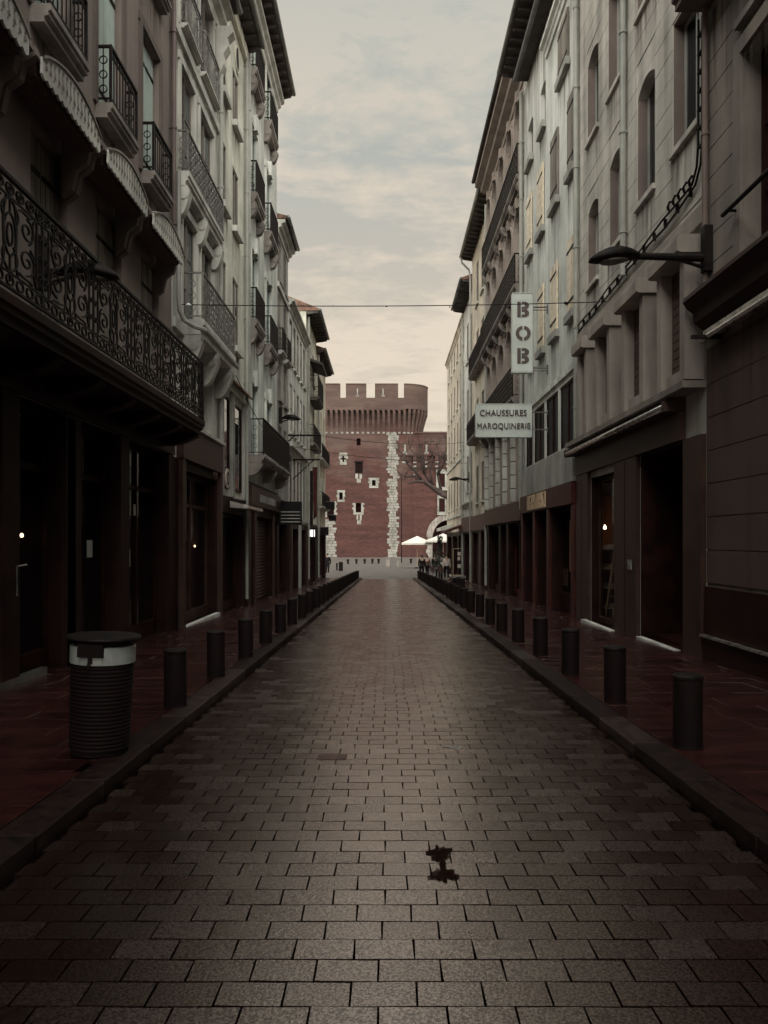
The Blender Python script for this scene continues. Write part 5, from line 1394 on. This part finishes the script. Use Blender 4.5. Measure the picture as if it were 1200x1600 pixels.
# cafe terrace in front of the end house
tz = zp(55)
def cafe_chair(x, y, rot, lab):
    z = zp(y); t = thing('cafe_chair', lab, 'chair', (x, y, z), 'cafe chairs outside the end house')
    c, s = cos(rot), sin(rot)
    def T(a, b, h): return (x + a * c - b * s, y + a * s + b * c, z + h)
    bm = NB(); prism(bm, [(-.2, -.2), (.2, -.2), (.2, .2), (-.2, .2)], lambda q: T(q[0], q[1], .43), lambda q: T(q[0], q[1], .46)); mk('seat', bm, M['fabB'], t)
    bm = NB(); prism(bm, [(-.2, .5), (.2, .5), (.2, .86), (-.2, .86)], lambda q: T(q[0], .2 + (q[1] - .5) * .15, q[1]), lambda q: T(q[0], .22 + (q[1] - .5) * .15, q[1])); mk('backrest', bm, M['fabB'], t)
    for a in (-.18, .18):
        for b in (-.18, .18):
            bm = NB(); tube(bm, [T(a, b, 0), T(a * .95, b * .95, .44 if b < 0 else .7)], .014, 6); mk('leg', bm, M['steel'], t)
for i, (x, y, r) in enumerate(((3.3, 53.4, .4), (3.75, 53.0, 2.9), (3.1, 54.8, -.6), (4.1, 54.6, 2.2))):
    cafe_chair(x, y, r, 'brown cafe chair with metal legs, the %s along the terrace' % ORD[i])
for i, (x, y) in enumerate(((3.5, 54.0), (3.6, 56.0))):
    z = zp(y); t = thing('cafe_table', ('small round cafe table among the near terrace chairs', 'small round cafe table at the far end of the terrace')[i], 'table', (x, y, z), 'cafe tables')
    bm = NB(); lathe(bm, [(.33, .71), (.33, .74)], 18, (x, y, z)); mk('table_top', bm, M['steel'], t)
    bm = NB(); lathe(bm, [(.2, 0), (.2, .02), (.03, .05), (.03, .709)], 12, (x, y, z)); mk('pedestal', bm, M['iron'], t)
t = thing('menu_stand', 'pale framed glass menu screen on the terrace by the end house wall', 'screen', (4.75, 51.2, zp(51.2)))
X, Y, Z = t.location
bm = NB(); [box(bm, X - .33 + a, X - .29 + a, Y - .02, Y + .02, Z, Z + 2.1) for a in (0, .62)]; box(bm, X - .29, X + .29, Y - .02, Y + .02, Z + 2.06, Z + 2.1); box(bm, X - .29, X + .29, Y - .02, Y + .02, Z + .3, Z + .34); mk('frame', bm, M['palewood'], t)
bm = NB(); quad(bm, (X - .29, Y, Z + .34), (X + .29, Y, Z + .34), (X + .29, Y, Z + 2.06), (X - .29, Y, Z + 2.06)); mk('glass', bm, M['shopglass'], t)
for k, (zz, w) in enumerate(((1.62, .2), (1.3, .16), (.8, .2))):
    bm = NB(); box(bm, X - .02, X + w, Y - .03, Y - .005, Z + zz, Z + zz + .24); mk('notice', bm, M['fabW'], t)
t = thing('potted_shrub', 'tall dark potted shrub among the terrace people', 'plant', (3.95, 57.0, zp(57)))
X, Y, Z = t.location
bm = NB(); lathe(bm, [(.2, 0), (.26, .5), (.28, .52)], 14, (X, Y, Z)); mk('pot', bm, M['plastic'], t)
bm = NB(); tube(bm, [(X, Y, Z + .5), (X + .03, Y, Z + 2.5)], [.04, .015], 6); mk('stem', bm, M['bark'], t)
bm = NB()
for k in range(420):
    h = rnd.uniform(.7, 3.1); r = (.55 if h < 1.9 else .2) * sqrt(rnd.random()); a = rnd.uniform(0, 6.28); p = Vector((X + r * cos(a), Y + r * sin(a), Z + h)); u = Vector((rnd.uniform(-1, 1), rnd.uniform(-1, 1), rnd.uniform(-1, 1))).normalized() * .09; v = u.orthogonal().normalized() * .05
    quad(bm, p - u, p + v, p + u, p - v)
mk('foliage', bm, M['leafd'], t, kind='stuff')

# wall-mounted street lamps
def lamp(side, xw, y, z, reach, lab, plate=True):
    t = thing('street_lamp', lab, 'street lamp', (xw, y, z), 'wall mounted street lamps')
    s = -side                                                    # direction away from the wall
    bm = NB(); box(bm, *sorted((xw + s * .002, xw + s * .12)), y - .07, y + .07, z - .22, z + .42); mk('wall_plate', bm, M['iron'], t)
    bm = NB(); tube(bm, [(xw + s * .1, y, z - .02), (xw + s * (reach - .66), y, z)], [.06, .045], 10); tube(bm, [(xw + s * .1, y, z - .16), (xw + s * .55, y, z - .02)], .025, 6); mk('arm', bm, M['iron'], t)
    L = .72; n = 14; prof_ = []
    bm = NB(); rings = []
    for i in range(n + 1):
        q = i / n; w = max(.012, .19 * sin(pi * min(1, q * .93 + .02)) ** .6); hu = max(.01, .15 * sin(pi * min(1, q * .9 + .05)) ** .8); hd_ = .045 * sin(pi * q) ** .5 + .008
        cx = xw + s * (reach - L + L * q); rings.append([bm.verts.new((cx, y + w * cos(2 * pi * k / 16), z + (hu if sin(2 * pi * k / 16) > 0 else hd_) * sin(2 * pi * k / 16) - .07 * q * q)) for k in range(16)])
    for a, b in zip(rings, rings[1:]):
        for k in range(16): bm.faces.new((a[k], a[(k + 1) % 16], b[(k + 1) % 16], b[k]))
    bm.faces.new(rings[0]); bm.faces.new(rings[-1])
    h = mk('lamp_head', bm, M['iron'], t, smooth=True)
    bm = NB(); rings = []
    for i in range(9):
        q = .22 + .6 * i / 8; w = .13 * sin(pi * i / 8) ** .5 + .004; cx = xw + s * (reach - L + L * q)
        rings.append([bm.verts.new((cx, y + w * cos(2 * pi * k / 12), z - .05 - .07 * q * q + .04 * sin(2 * pi * k / 12) * (sin(pi * i / 8) + .05))) for k in range(12)])
    for a, b in zip(rings, rings[1:]):
        for k in range(12): bm.faces.new((a[k], a[(k + 1) % 12], b[(k + 1) % 12], b[k]))
    mk('lens', bm, M['ironL'], h, smooth=True)
    return t
lamp(1, 4.585, 10.85, 5.57, 1.72, 'large dark street lamp on a long arm above the right shopfront')
lamp(-1, -4.28, 9.4, 4.84, 1.0, 'dark street lamp poking through the long scrolled balcony')
lamp(-1, -4.28, 30.6, 6.45, .86, 'dark street lamp under the box balconies of the left row')
lamp(1, 5.04, 46.0, 5.25, 1.30, 'far dark street lamp in front of the bare tree on the right')

# hanging shop signs
sg = thing('vertical_sign', 'tall white hanging sign reading BOB in stencil letters', 'sign', (3.86, 21.9, 7.46))
X, Y, Z = sg.location
bm = NB(); box(bm, X - .29, X + .29, Y - .09, Y + .09, Z - 1.12, Z + 1.12); bmesh.ops.bevel(bm, geom=bm.edges[:], offset=.02, segments=2, affect='EDGES'); mk('box', bm, M['sign'], sg)
bm = NB()
for a in ((-.295, -.275), (.275, .295)): box(bm, X + a[0], X + a[1], Y - .1, Y + .1, Z - 1.125, Z + 1.125)
box(bm, X - .27, X + .27, Y - .1, Y - .088, Z + .93, Z + .955); box(bm, X - .275, X + .275, Y - .1, Y + .1, Z - 1.135, Z - 1.115); box(bm, X - .275, X + .275, Y - .1, Y + .1, Z + 1.115, Z + 1.135); mk('trim', bm, M['sign'], sg)
for zz in (-.98, .75):
    bm = NB(); tube(bm, [(X + .29, Y, Z + zz), (4.6, Y, Z + zz)], .022, 6); tube(bm, [(X + .29, Y, Z + zz - .08), (4.6, Y, Z + zz - .08)], .014, 6); box(bm, 4.57, 4.6, Y - .06, Y + .06, Z + zz - .16, Z + zz + .08); mk('bracket', bm, M['ironL'], sg)
def flat(bm, pts, cx, cz, y, t=.012): prism(bm, pts, lambda q: (cx + q[0], y, cz + q[1]), lambda q: (cx + q[0], y - t, cz + q[1]))
def arcpts(r, a0, a1, n=10): return [(r * cos(a0 + (a1 - a0) * i / n), r * sin(a0 + (a1 - a0) * i / n)) for i in range(n + 1)]
def letter_B(cx, cz):
    bm = NB(); y = Y - .0905
    flat(bm, [(-.17, -.22), (-.07, -.22), (-.07, .22), (-.17, .22)], cx, cz, y)
    for sz in (1, -1):                                            # two bowls, each a chunky D with its counter open at the stencil bridge
        A = [(-.045, sz * .22), (.07, sz * .22), (.15, sz * .17), (.17, sz * .11), (.15, sz * .05), (.10, sz * .004), (-.045, sz * .004), (-.045, sz * .075), (.03, sz * .075), (.05, sz * .11), (.03, sz * .145), (-.045, sz * .145)]
        flat(bm, A, cx, cz, y)
    mk('letter', bm, M['signD'], sg, 'stencil letter B')
def letter_O(cx, cz):
    bm = NB(); y = Y - .0905
    for s in (1, -1):
        g = .1
        o_ = [(s * abs(p[0]), p[1]) for p in arcpts(.215, -pi / 2 + g, pi / 2 - g)]; i_ = [(s * abs(p[0]), p[1]) for p in arcpts(.115, pi / 2 - g * 1.9, -pi / 2 + g * 1.9)]
        flat(bm, o_ + i_, cx, cz, y)
    mk('letter', bm, M['signD'], sg, 'stencil letter O')
letter_B(X + .02, Z + .66); letter_O(X + .02, Z - .02); letter_B(X + .02, Z - .66)

hs = thing('shoe_shop_sign', 'wide white hanging sign reading CHAUSSURES MAROQUINERIE', 'sign', (3.33, 21.9, 4.97))
X, Y, Z = hs.location
bm = NB(); box(bm, X - .79, X + .79, Y - .08, Y + .08, Z - .46, Z + .46); bmesh.ops.bevel(bm, geom=bm.edges[:], offset=.015, segments=2, affect='EDGES'); mk('box', bm, M['sign'], hs)
bm = NB()
for a in ((-.80, -.775), (.775, .80)): box(bm, X + a[0], X + a[1], Y - .09, Y + .09, Z - .47, Z + .47)
for a in ((-.475, -.45), (.45, .475)): box(bm, X - .774, X + .774, Y - .09, Y + .09, Z + a[0], Z + a[1])
mk('trim', bm, M['sign'], hs)
for zz in (-.25, .24):
    bm = NB(); tube(bm, [(X + .79, Y, Z + zz), (4.6, Y, Z + zz)], .02, 6); box(bm, 4.575, 4.6, Y - .05, Y + .05, Z + zz - .07, Z + zz + .07); mk('bracket', bm, M['ironL'], hs)
def text(body, cx, y, cz, width, height, m, par, lab, name='lettering', off=.003, rot=0, bold=.010):
    cu = bpy.data.curves.new(name, 'FONT'); cu.body = body; cu.align_x = 'CENTER'; cu.align_y = 'CENTER'; cu.size = 1.0; cu.extrude = .012; cu.offset = off; cu.space_character = 1.08
    cu.materials.append(M[m])
    o = bpy.data.objects.new(name, cu); link(o, par); o['label'] = lab
    bpy.context.view_layer.update()
    dx_, dz_ = o.dimensions.x, o.dimensions.y
    me = bpy.data.meshes.new_from_object(o.evaluated_get(bpy.context.evaluated_depsgraph_get()))
    bm = NB(); bm.from_mesh(me); g0 = bm.verts[:] + bm.edges[:] + bm.faces[:]          # a second, slightly shifted copy thickens the strokes
    if bold:
        for sx, sy in ((bold, .0), (0, bold), (bold, bold)):
            c = bmesh.ops.duplicate(bm, geom=g0); bmesh.ops.translate(bm, verts=[v for v in c['geom'] if isinstance(v, bmesh.types.BMVert)], vec=(sx, sy, .004 * (1 + (sx > 0) + 2 * (sy > 0))))
    bm.to_mesh(me); bm.free()
    bpy.data.objects.remove(o); o = bpy.data.objects.new(name, me); link(o, par); o['label'] = lab
    o.location = (cx, y, cz); o.rotation_euler = (radians(90), 0, rot); o.scale = (width / dx_, height / dz_, 1)
    return o
text('CHAUSSURES', X - .02, Y - .088, Z + .20, 1.32, .17, 'signD', hs, 'word CHAUSSURES in dark capitals', bold=.016, off=0)
text('MAROQUINERIE', X - .01, Y - .088, Z - .17, 1.5, .185, 'signD', hs, 'word MAROQUINERIE in dark capitals', bold=.016, off=0)

ps = thing('striped_sign', 'dark blue projecting sign with pale stripes on the left row', 'sign', (-3.66, 30.3, 2.6))
X, Y, Z = ps.location
bm = NB(); box(bm, X - .62, X + .32, Y - .06, Y + .06, Z - .42, Z + .5); mk('panel', bm, M['fabD'], ps)
for k in range(4):
    bm = NB(); box(bm, X - .5, X + .26, Y - .075, Y - .061, Z - .32 + k * .13, Z - .285 + k * .13); mk('stripe', bm, M['greyD'], ps)
lt = thing('lit_sign', 'small bright lit shop sign sticking out low on the left row', 'sign', (-4.0, 42.0, 1.95))
X, Y, Z = lt.location
bm = NB(); box(bm, X - .29, X + .16, Y - .05, Y + .05, Z - .32, Z + .32); mk('case', bm, M['fabD'], lt)
bm = NB()
for a, w in ((-.2, .05), (-.12, .1), (.04, .04)): box(bm, X + a, X + a + w, Y - .06, Y - .051, Z - .17, Z + .2)
mk('lit_panel', bm, M['lit'], lt)
for i, (x, y, z, w, h, lab) in enumerate(((-3.95, 49.0, 2.15, .5, .5, 'small dark hanging sign above the last left shop doors'), (-3.72, 50.5, 3.85, .62, .5, 'dark hanging sign with a pale rim high on the last left house'), (-3.7, 52.5, 3.1, .5, .4, 'lower dark hanging sign at the end of the left row'))):
    t = thing('hanging_sign', lab, 'sign', (x, y, z), 'hanging signs on the last left house')
    bm = NB(); box(bm, x - w / 2, x + w / 2, y - .04, y + .04, z - h / 2, z + h / 2); mk('panel', bm, M['fabD'], t)
    bm = NB(); box(bm, x - w / 2, x + w / 2, y - .05, y + .05, z + h / 2 + .01, z + h / 2 + .05); tube(bm, [(-4.3, y, z + h / 2 + .03), (x - w / 2, y, z + h / 2 + .03)], .015, 6); mk('bracket', bm, M['ironL'], t)
rs = thing('round_wall_sign', 'small round pale sign in the tall window of the cream house', 'sign', (-4.2, 20.3, 3.2))
X, Y, Z = rs.location
bm = NB(); prism(bm, [(.26 * cos(a * pi / 10), .26 * sin(a * pi / 10)) for a in range(20)], lambda q: (-4.22, Y + q[0], Z + q[1]), lambda q: (-4.19, Y + q[0], Z + q[1])); mk('disc', bm, M['fabW'], rs)
bm = NB(); FF = Fac('L', -4.3); FF.strap(bm, [(Y + .12 * cos(a * pi / 8), Z + .15 * sin(a * pi / 8)) for a in range(17)], .118, .05, .012); mk('emblem', bm, M['fabD'], rs)
# letter m on the glass of the pale townhouse
text('m', -4.11, 18.4, 3.12, .34, .2, 'shopgr', b2, 'pale letter m over the shop window', 'letter', rot=radians(90))

# overhead cables
def cable(name, pts, r, lab, extra=None, m='iron'):
    t = thing(name, lab, 'cable', pts[0]); bm = NB(); tube(bm, pts, r, 5); mk('wire', bm, M[m], t)
    for p, s, mm in extra or ():
        bm = NB(); x, y, z = p; v = [bm.verts.new(q) for q in ((x - s, y, z), (x, y, z + s * .8), (x + s * 1.2, y, z), (x, y, z - s * .8), (x, y - s * .6, z), (x, y + s * .6, z))]
        for a, b in ((0, 1), (1, 2), (2, 3), (3, 0)): bm.faces.new((v[a], v[b], v[4])); bm.faces.new((v[a], v[b], v[5]))
        mk('insulator', bm, M[mm], t)
    return t
def sag(a, b, s, n=16): return [(a[0] + (b[0] - a[0]) * i / n, a[1] + (b[1] - a[1]) * i / n, a[2] + (b[2] - a[2]) * i / n - s * 4 * (i / n) * (1 - i / n)) for i in range(n + 1)]
cable('overhead_cable', sag((-4.24, 15.6, 6.35), (4.56, 15.9, 6.5), .06), .010, 'thin black cable strung straight across the street between the near houses', [((-4.03, 15.6, 6.34), .06, 'sign'), ((0.0, 15.75, 6.355), .022, 'iron'), ((-1.1, 15.7, 6.35), .02, 'iron'), ((1.3, 15.8, 6.36), .02, 'iron'), ((3.7, 15.87, 6.46), .05, 'iron')])
cable('overhead_cable', sag((-2.96, 33.5, 6.15), (5.0, 49.5, 7.9), .25), .012, 'sagging cable from the upper pole bracket to the far right house')
cable('overhead_cable', sag((-4.28, 34.2, 5.75), (5.0, 47.0, 6.3), .2), .011, 'lower thin cable crossing in front of the castle')
cable('overhead_cable', sag((-3.82, 19.5, 5.75), (-4.25, 32.5, 5.6), .5), .010, 'slack service cable running along the left house fronts')
for i, (y, z, x1) in enumerate(((33.5, 6.15, -2.9), (35.1, 5.26, -3.05))):
    t = thing('pole_bracket', ('upper black horizontal pole sticking out of the narrow window house', 'lower black pole with a slanted brace on the narrow window house')[i], 'bracket', (-4.3, y, z))
    bm = NB(); tube(bm, [(-4.295, y, z), (x1, y, z)], .04, 8); mk('pole', bm, M['iron'], t)
    bm = NB(); tube(bm, [(-4.295, y, z - (.9 if i else .25)), (-4.295 + (.95 if i else .3), y, z - .03)], .025, 6); mk('brace', bm, M['iron'], t)
# paired cables clipped to the scored house
cb = thing('clipped_cables', 'pair of black cables clipped up and along the scored grey house', 'cable', (4.5, 11.2, 7.0))
F = Fac('R', 4.6)
for dz, oo in ((0, .06), (.11, .075)):
    P = [F.p(11.04 + dz * .9, oo, 9.1), F.p(11.05 + dz * .9, oo, 7.3), F.p(11.1 + dz, oo, 7.0), F.p(11.3 + dz * .7, oo, 6.78 + dz * .4)]
    for k in range(1, 12): P.append(F.p(11.3 + 7.0 * k / 11, oo + rnd.uniform(-.01, .01), 6.72 + dz - .02 * k + rnd.uniform(-.035, .035)))
    bm = NB(); tube(bm, P, .018, 6); mk('cable_run', bm, M['iron'], cb)
for k in range(14):
    u = 11.5 + k * .52; bm = NB(); F.box(bm, u, u + .02, .02, .072, 6.70 - .02 * k * .75, 6.84 - .02 * k * .75); mk('clip', bm, M['iron'], cb)
for k in range(7):
    bm = NB(); F.box(bm, 11.01, 11.18, .02, .085, 7.25 + k * .27, 7.27 + k * .27); mk('clip', bm, M['iron'], cb)
bm = NB(); tube(bm, [F.p(11.35 + .055 * k, .08 + .03 * sin(k * 1.6), 6.9 + .05 * cos(k * 1.6)) for k in range(20)], .02, 6); mk('coiled_cable', bm, M['iron'], cb)

# things inside the lit shops
F = Fac('R', 4.62)
ld = thing('ladder', 'pale wooden ladder leaning inside the right shop window', 'ladder', F.p(17.3, -.42, -.2))
def LP(t, s): return F.p(17.45 - .7 * t + s * .04, -.36 - s * .24 - .04 * t, zp(16.7) + .12 + 1.75 * t)
for s in (0, 1):
    bm = NB(); a, b = Vector(LP(0, s)), Vector(LP(1, s)); tube(bm, [a, b], .032, 4); mk('stile', bm, M['palewood'], ld)
for k in range(6):
    bm = NB(); t = .1 + k * .16; tube(bm, [LP(t, 0), LP(t, 1)], .018, 6); mk('rung', bm, M['palewood'], ld)
sh = thing('display_shelf', 'dark display shelf with small pale shoes in the right shop window', 'shelf', F.p(17.9, -.6, zp(16.9)))
for z in (.25, .7, 1.15, 1.6):
    bm = NB(); F.box(bm, 17.5, 18.2, -.85, -.32, zp(17) + z, zp(17) + z + .03); mk('board', bm, M['shopbr'], sh)
bm = NB(); F.box(bm, 18.2, 18.26, -.85, -.29, zp(17) + .02, 2.6); mk('side_panel', bm, M['wood'], sh)
bm = NB(); F.box(bm, 17.5, 18.2, -.9, -.86, zp(17) + .02, 2.2); mk('back_panel', bm, M['wood'], sh)
n = 0
for z in (.28, .73, 1.18, 1.63):
    for k in range(3):
        u = 17.6 + k * .2; zz = zp(17) + z; bm = NB()
        prism(bm, [(0, 0), (.24, 0), (.24, .04), (.14, .06), (.08, .12), (.0, .12)], lambda q: F.p(u, -.36 - .24 + q[0], zz + q[1]), lambda q: F.p(u + .09, -.36 - .24 + q[0], zz + q[1]))
        tag(mk('shoe', bm, M['fabW'] if (k + n) % 2 else M['palewood']), 'small shoe on the %s board of the shop shelf, %s in its row' % (ORD[int((z - .28) / .45 + .5)], ORD[k]), 'shoe', 'shoes displayed on the shop shelf'); n += 1
F = Fac('L', -4.3)
for i, (u, o_, z) in enumerate(((18.9, -.42, 1.42), (19.4, -.5, 1.52), (19.2, -.62, 1.3), (10.0, -.45, 1.62))):  # last bulb is added in place of a small white sign
    t = thing('pendant_lamp', ('small glowing pendant lamp nearest the glass of the pale townhouse shop', 'small glowing pendant lamp hung highest in the pale townhouse shop', 'small glowing pendant lamp deepest in the pale townhouse shop', 'small glowing bulb in place of a white sign in the near left shop')[i], 'lamp', F.p(u, o_, z), 'lamps glowing inside the left shops')
    top = 3.0 if i < 3 else 3.2
    bm = NB(); tube(bm, [F.p(u, o_, z + .08), F.p(u, o_, top)], .006, 5); mk('cord', bm, M['iron'], t)
    bm = NB(); lathe(bm, [(.008, -.026), (.018, -.02), (.024, 0), (.018, .02), (.008, .03)], 10, F.p(u, o_, z)); mk('bulb', bm, M['bulb'], t)
for i, (u, w, z) in enumerate(((17.75, .5, 1.5), (18.5, .6, 1.9), (19.15, .5, 1.75), (18.2, .5, .5))):
    t = thing('garment', ('pale garment hanging in the left window of the pale townhouse shop', 'greyish garment hanging mid window in the pale townhouse shop', 'brown garment hanging at the right of the pale townhouse shop', 'folded garment low in the pale townhouse shop')[i], 'garment', F.p(u, -.9, z), 'garments in the left shop window')
    bm = NB(); prism(bm, [(-w / 2, -.1), (-w * .35, .5), (-.06, .58), (.06, .58), (w * .35, .5), (w / 2, -.1), (w * .3, -.35), (-w * .3, -.35)], lambda q: F.p(u + q[0], -.52, z + q[1]), lambda q: F.p(u + q[0], -.44, z + q[1])); mk('cloth', bm, M[('greyD', 'fabW', 'fabB', 'shopgr')[i]], t)
    bm = NB(); tube(bm, [F.p(u, -.48, z + .58), F.p(u, -.48, 2.9)], .008, 5); mk('hanger', bm, M['steel'], t)

F = Fac('R', 4.62)
t = thing('shelf_lamp', 'small glowing lamp over the shoe shelf in the right shop window', 'lamp', F.p(17.45, -.34, 1.85))
bm = NB(); tube(bm, [F.p(17.45, -.34, 1.92), F.p(17.45, -.34, 2.85)], .006, 5); mk('cord', bm, M['iron'], t)
bm = NB(); lathe(bm, [(.01, -.035), (.028, -.028), (.036, 0), (.024, .028), (.01, .06)], 10, F.p(17.45, -.34, 1.85)); mk('bulb', bm, M['bulbL'], t)
# marks on the road
bm = NB()
def blob(cx, cy, rx, ry, amp, seed):
    r_ = random.Random(seed); ph = [r_.uniform(0, 6.28) for _ in range(4)]
    pts = []
    for k in range(40):
        a = 2 * pi * k / 40; r = 1 + amp * (sin(2 * a + ph[0]) * .4 + sin(5 * a + ph[1]) * .35 + sin(9 * a + ph[2]) * .25) + r_.uniform(-.08, .08)
        pts.append((cx + rx * r * cos(a), cy + ry * r * sin(a)))
    return pts
for k, P in enumerate((blob(.277, 4.03, .052, .10, .55, 1), blob(.283, 3.88, .017, .10, .3, 2), blob(.28, 3.75, .056, .075, .6, 3))):
    prism(bm, P, lambda q: (q[0], q[1], zg(q[1]) + .0042 + .0004 * k), lambda q: (q[0], q[1], zg(q[1]) + .0035 + .0004 * k))
M['stain'] = mat('spilled_stain', (.012, .004, .003), .9, .2, 8, .05, 40, spec=.05)
t_ = M['stain'].node_tree; b_ = t_.nodes['Principled BSDF']; g_ = t_.nodes.new('ShaderNodeNewGeometry'); n_ = t_.nodes.new('ShaderNodeTexNoise'); n_.inputs['Scale'].default_value = 26; n_.inputs['Detail'].default_value = 6
r_ = t_.nodes.new('ShaderNodeMapRange'); r_.inputs['From Min'].default_value = .36; r_.inputs['From Max'].default_value = .58; r_.inputs['To Min'].default_value = .4; r_.inputs['To Max'].default_value = .92
t_.links.new(g_.outputs['Position'], n_.inputs['Vector']); t_.links.new(n_.outputs['Fac'], r_.inputs[0]); t_.links.new(r_.outputs[0], b_.inputs['Alpha'])
tag(mk('dried_stain', bm, M['stain']), 'dark dried splash staining the paving bricks in the foreground', 'stain')
sp = thing('road_plate', 'small dark plate with a pale S-shaped mark set in the road', 'plate', (.53, 6.25, zg(6.25)))
bm = NB(); prism(bm, [(-.11, -.07), (.11, -.07), (.11, .07), (-.11, .07)], lambda q: (.53 + q[0], 6.25 + q[1], zg(6.25 + q[1]) - .02), lambda q: (.53 + q[0], 6.25 + q[1], zg(6.25 + q[1]) + .006)); mk('plate', bm, M['paver'][1], sp)
bm = NB()
P = [(-.07, .02), (-.06, .035), (-.03, .03), (.0, .0), (.03, -.028), (.06, -.032), (.075, -.01), (.06, .012), (.03, .03)]
for a, b in zip(P, P[1:]): tube(bm, [(.53 + a[0], 6.25 + a[1], zg(6.25) + .008), (.53 + b[0], 6.25 + b[1], zg(6.25) + .008)], .008, 5)
mk('mark', bm, M['greyD'], sp)

# ------------------------------------------------------------------ people
def skin(name, V, E, m, par=None, sub=1, lab=None):
    """V {name: (x, y, z, r)}, E [(a, b)]"""
    ks = list(V); me = bpy.data.meshes.new(name); me.from_pydata([V[k][:3] for k in ks], [(ks.index(a), ks.index(b)) for a, b in E], [])
    o = bpy.data.objects.new(name, me); link(o, par); me.materials.append(M[m])
    md = o.modifiers.new('skin', 'SKIN'); md.use_smooth_shade = True
    for i, k in enumerate(ks):
        r = V[k][3]; me.skin_vertices[0].data[i].radius = (r, r if len(V[k]) < 5 else V[k][4])
    me.skin_vertices[0].data[0].use_root = True
    s = o.modifiers.new('sub', 'SUBSURF'); s.levels = sub; s.render_levels = sub
    return o
def person(x, y, z, h, rot, stride, top, bot, lab):
    t = thing('person', lab, 'person', (x, y, z), 'people walking near the plaza'); k = h / 1.75; c, s = cos(rot), sin(rot)
    def T(a, b, zz, *r): return (x + (a * c - b * s) * k, y + (a * s + b * c) * k, z + zz * k) + tuple(q * k for q in r)
    st = stride
    J = {'pelvis': T(0, 0, .95, .135, .10), 'waist': T(0, 0, 1.12, .12, .09), 'chest': T(0, .01, 1.32, .15, .10), 'neck': T(0, .0, 1.48, .055), 'jaw': T(0, -.015, 1.56, .07, .075), 'head': T(0, -.0, 1.66, .078, .09), 'crown': T(0, .01, 1.73, .05, .06)}
    E = [('pelvis', 'waist'), ('waist', 'chest'), ('chest', 'neck'), ('neck', 'jaw'), ('jaw', 'head'), ('head', 'crown')]
    for g, n in ((-1, 'l'), (1, 'r')):
        d_ = st * g
        J.update({'hip' + n: T(g * .10, 0, .88, .085), 'knee' + n: T(g * .11, -.18 * d_ - .03, .48, .058), 'ank' + n: T(g * .11, -.30 * d_, .09, .042), 'toe' + n: T(g * .12, -.30 * d_ - .16, .04, .035),
                  'sho' + n: T(g * .20, 0, 1.40, .06), 'elb' + n: T(g * .25, .10 * d_ + .02, 1.12, .043), 'wri' + n: T(g * .25, .16 * d_ - .06, .87, .032), 'hand' + n: T(g * .25, .18 * d_ - .09, .77, .035)})
        E += [('pelvis', 'hip' + n), ('hip' + n, 'knee' + n), ('knee' + n, 'ank' + n), ('ank' + n, 'toe' + n), ('chest', 'sho' + n), ('sho' + n, 'elb' + n), ('elb' + n, 'wri' + n), ('wri' + n, 'hand' + n)]
    skin('body', J, E, 'skin', t)
    g_ = 1.17
    def grow(names, f=g_): return {n: J[n][:3] + tuple(q * f for q in J[n][3:]) for n in names}
    skin('shirt', {**grow(['waist', 'pelvis', 'chest'], 1.4), **grow(['shol', 'elbl', 'wril', 'shor', 'elbr', 'wrir'], 1.6)}, [('pelvis', 'waist'), ('waist', 'chest'), ('chest', 'shol'), ('shol', 'elbl'), ('elbl', 'wril'), ('chest', 'shor'), ('shor', 'elbr'), ('elbr', 'wrir')], top, t)
    skin('trousers', {**grow(['pelvis'], 1.3), **grow(['hipl', 'kneel', 'ankl', 'hipr', 'kneer', 'ankr'], 1.5)}, [('pelvis', 'hipl'), ('hipl', 'kneel'), ('kneel', 'ankl'), ('pelvis', 'hipr'), ('hipr', 'kneer'), ('kneer', 'ankr')], bot, t)
    bm = NB(); p = T(0, .02, 1.68); bmesh.ops.create_uvsphere(bm, u_segments=12, v_segments=8, radius=.105 * k)
    for v in bm.verts: v.co = Vector((p[0] + v.co.x * .92, p[1] + v.co.y * .98, p[2] + .012 + v.co.z * (1 if v.co.z > 0 else .7)))
    mk('hair', bm, M['hair'], t, smooth=True)
person(-5.05, 65.5, -1.312, 1.76, 0, .9, 'fabD', 'fabD', 'person in dark clothes walking on the left at the end of the row')
person(4.08, 52.2, zp(52.2), 1.68, 0, .5, 'fabW', 'fabD', 'person in a pale shirt and dark trousers beside the terrace')
person(2.78, 60.5, -1.312, 1.72, pi, .3, 'fabD', 'fabD', 'leftmost dark-clothed person of the group past the right kerb')
person(3.25, 61.2, -1.312, 1.68, 2.6, .2, 'fabB', 'fabD', 'person in a brown top standing within the dark group')
person(3.75, 59.6, -1.312, 1.78, .3, .5, 'fabD', 'fabB', 'tall dark-clothed person with brown trousers in the group')
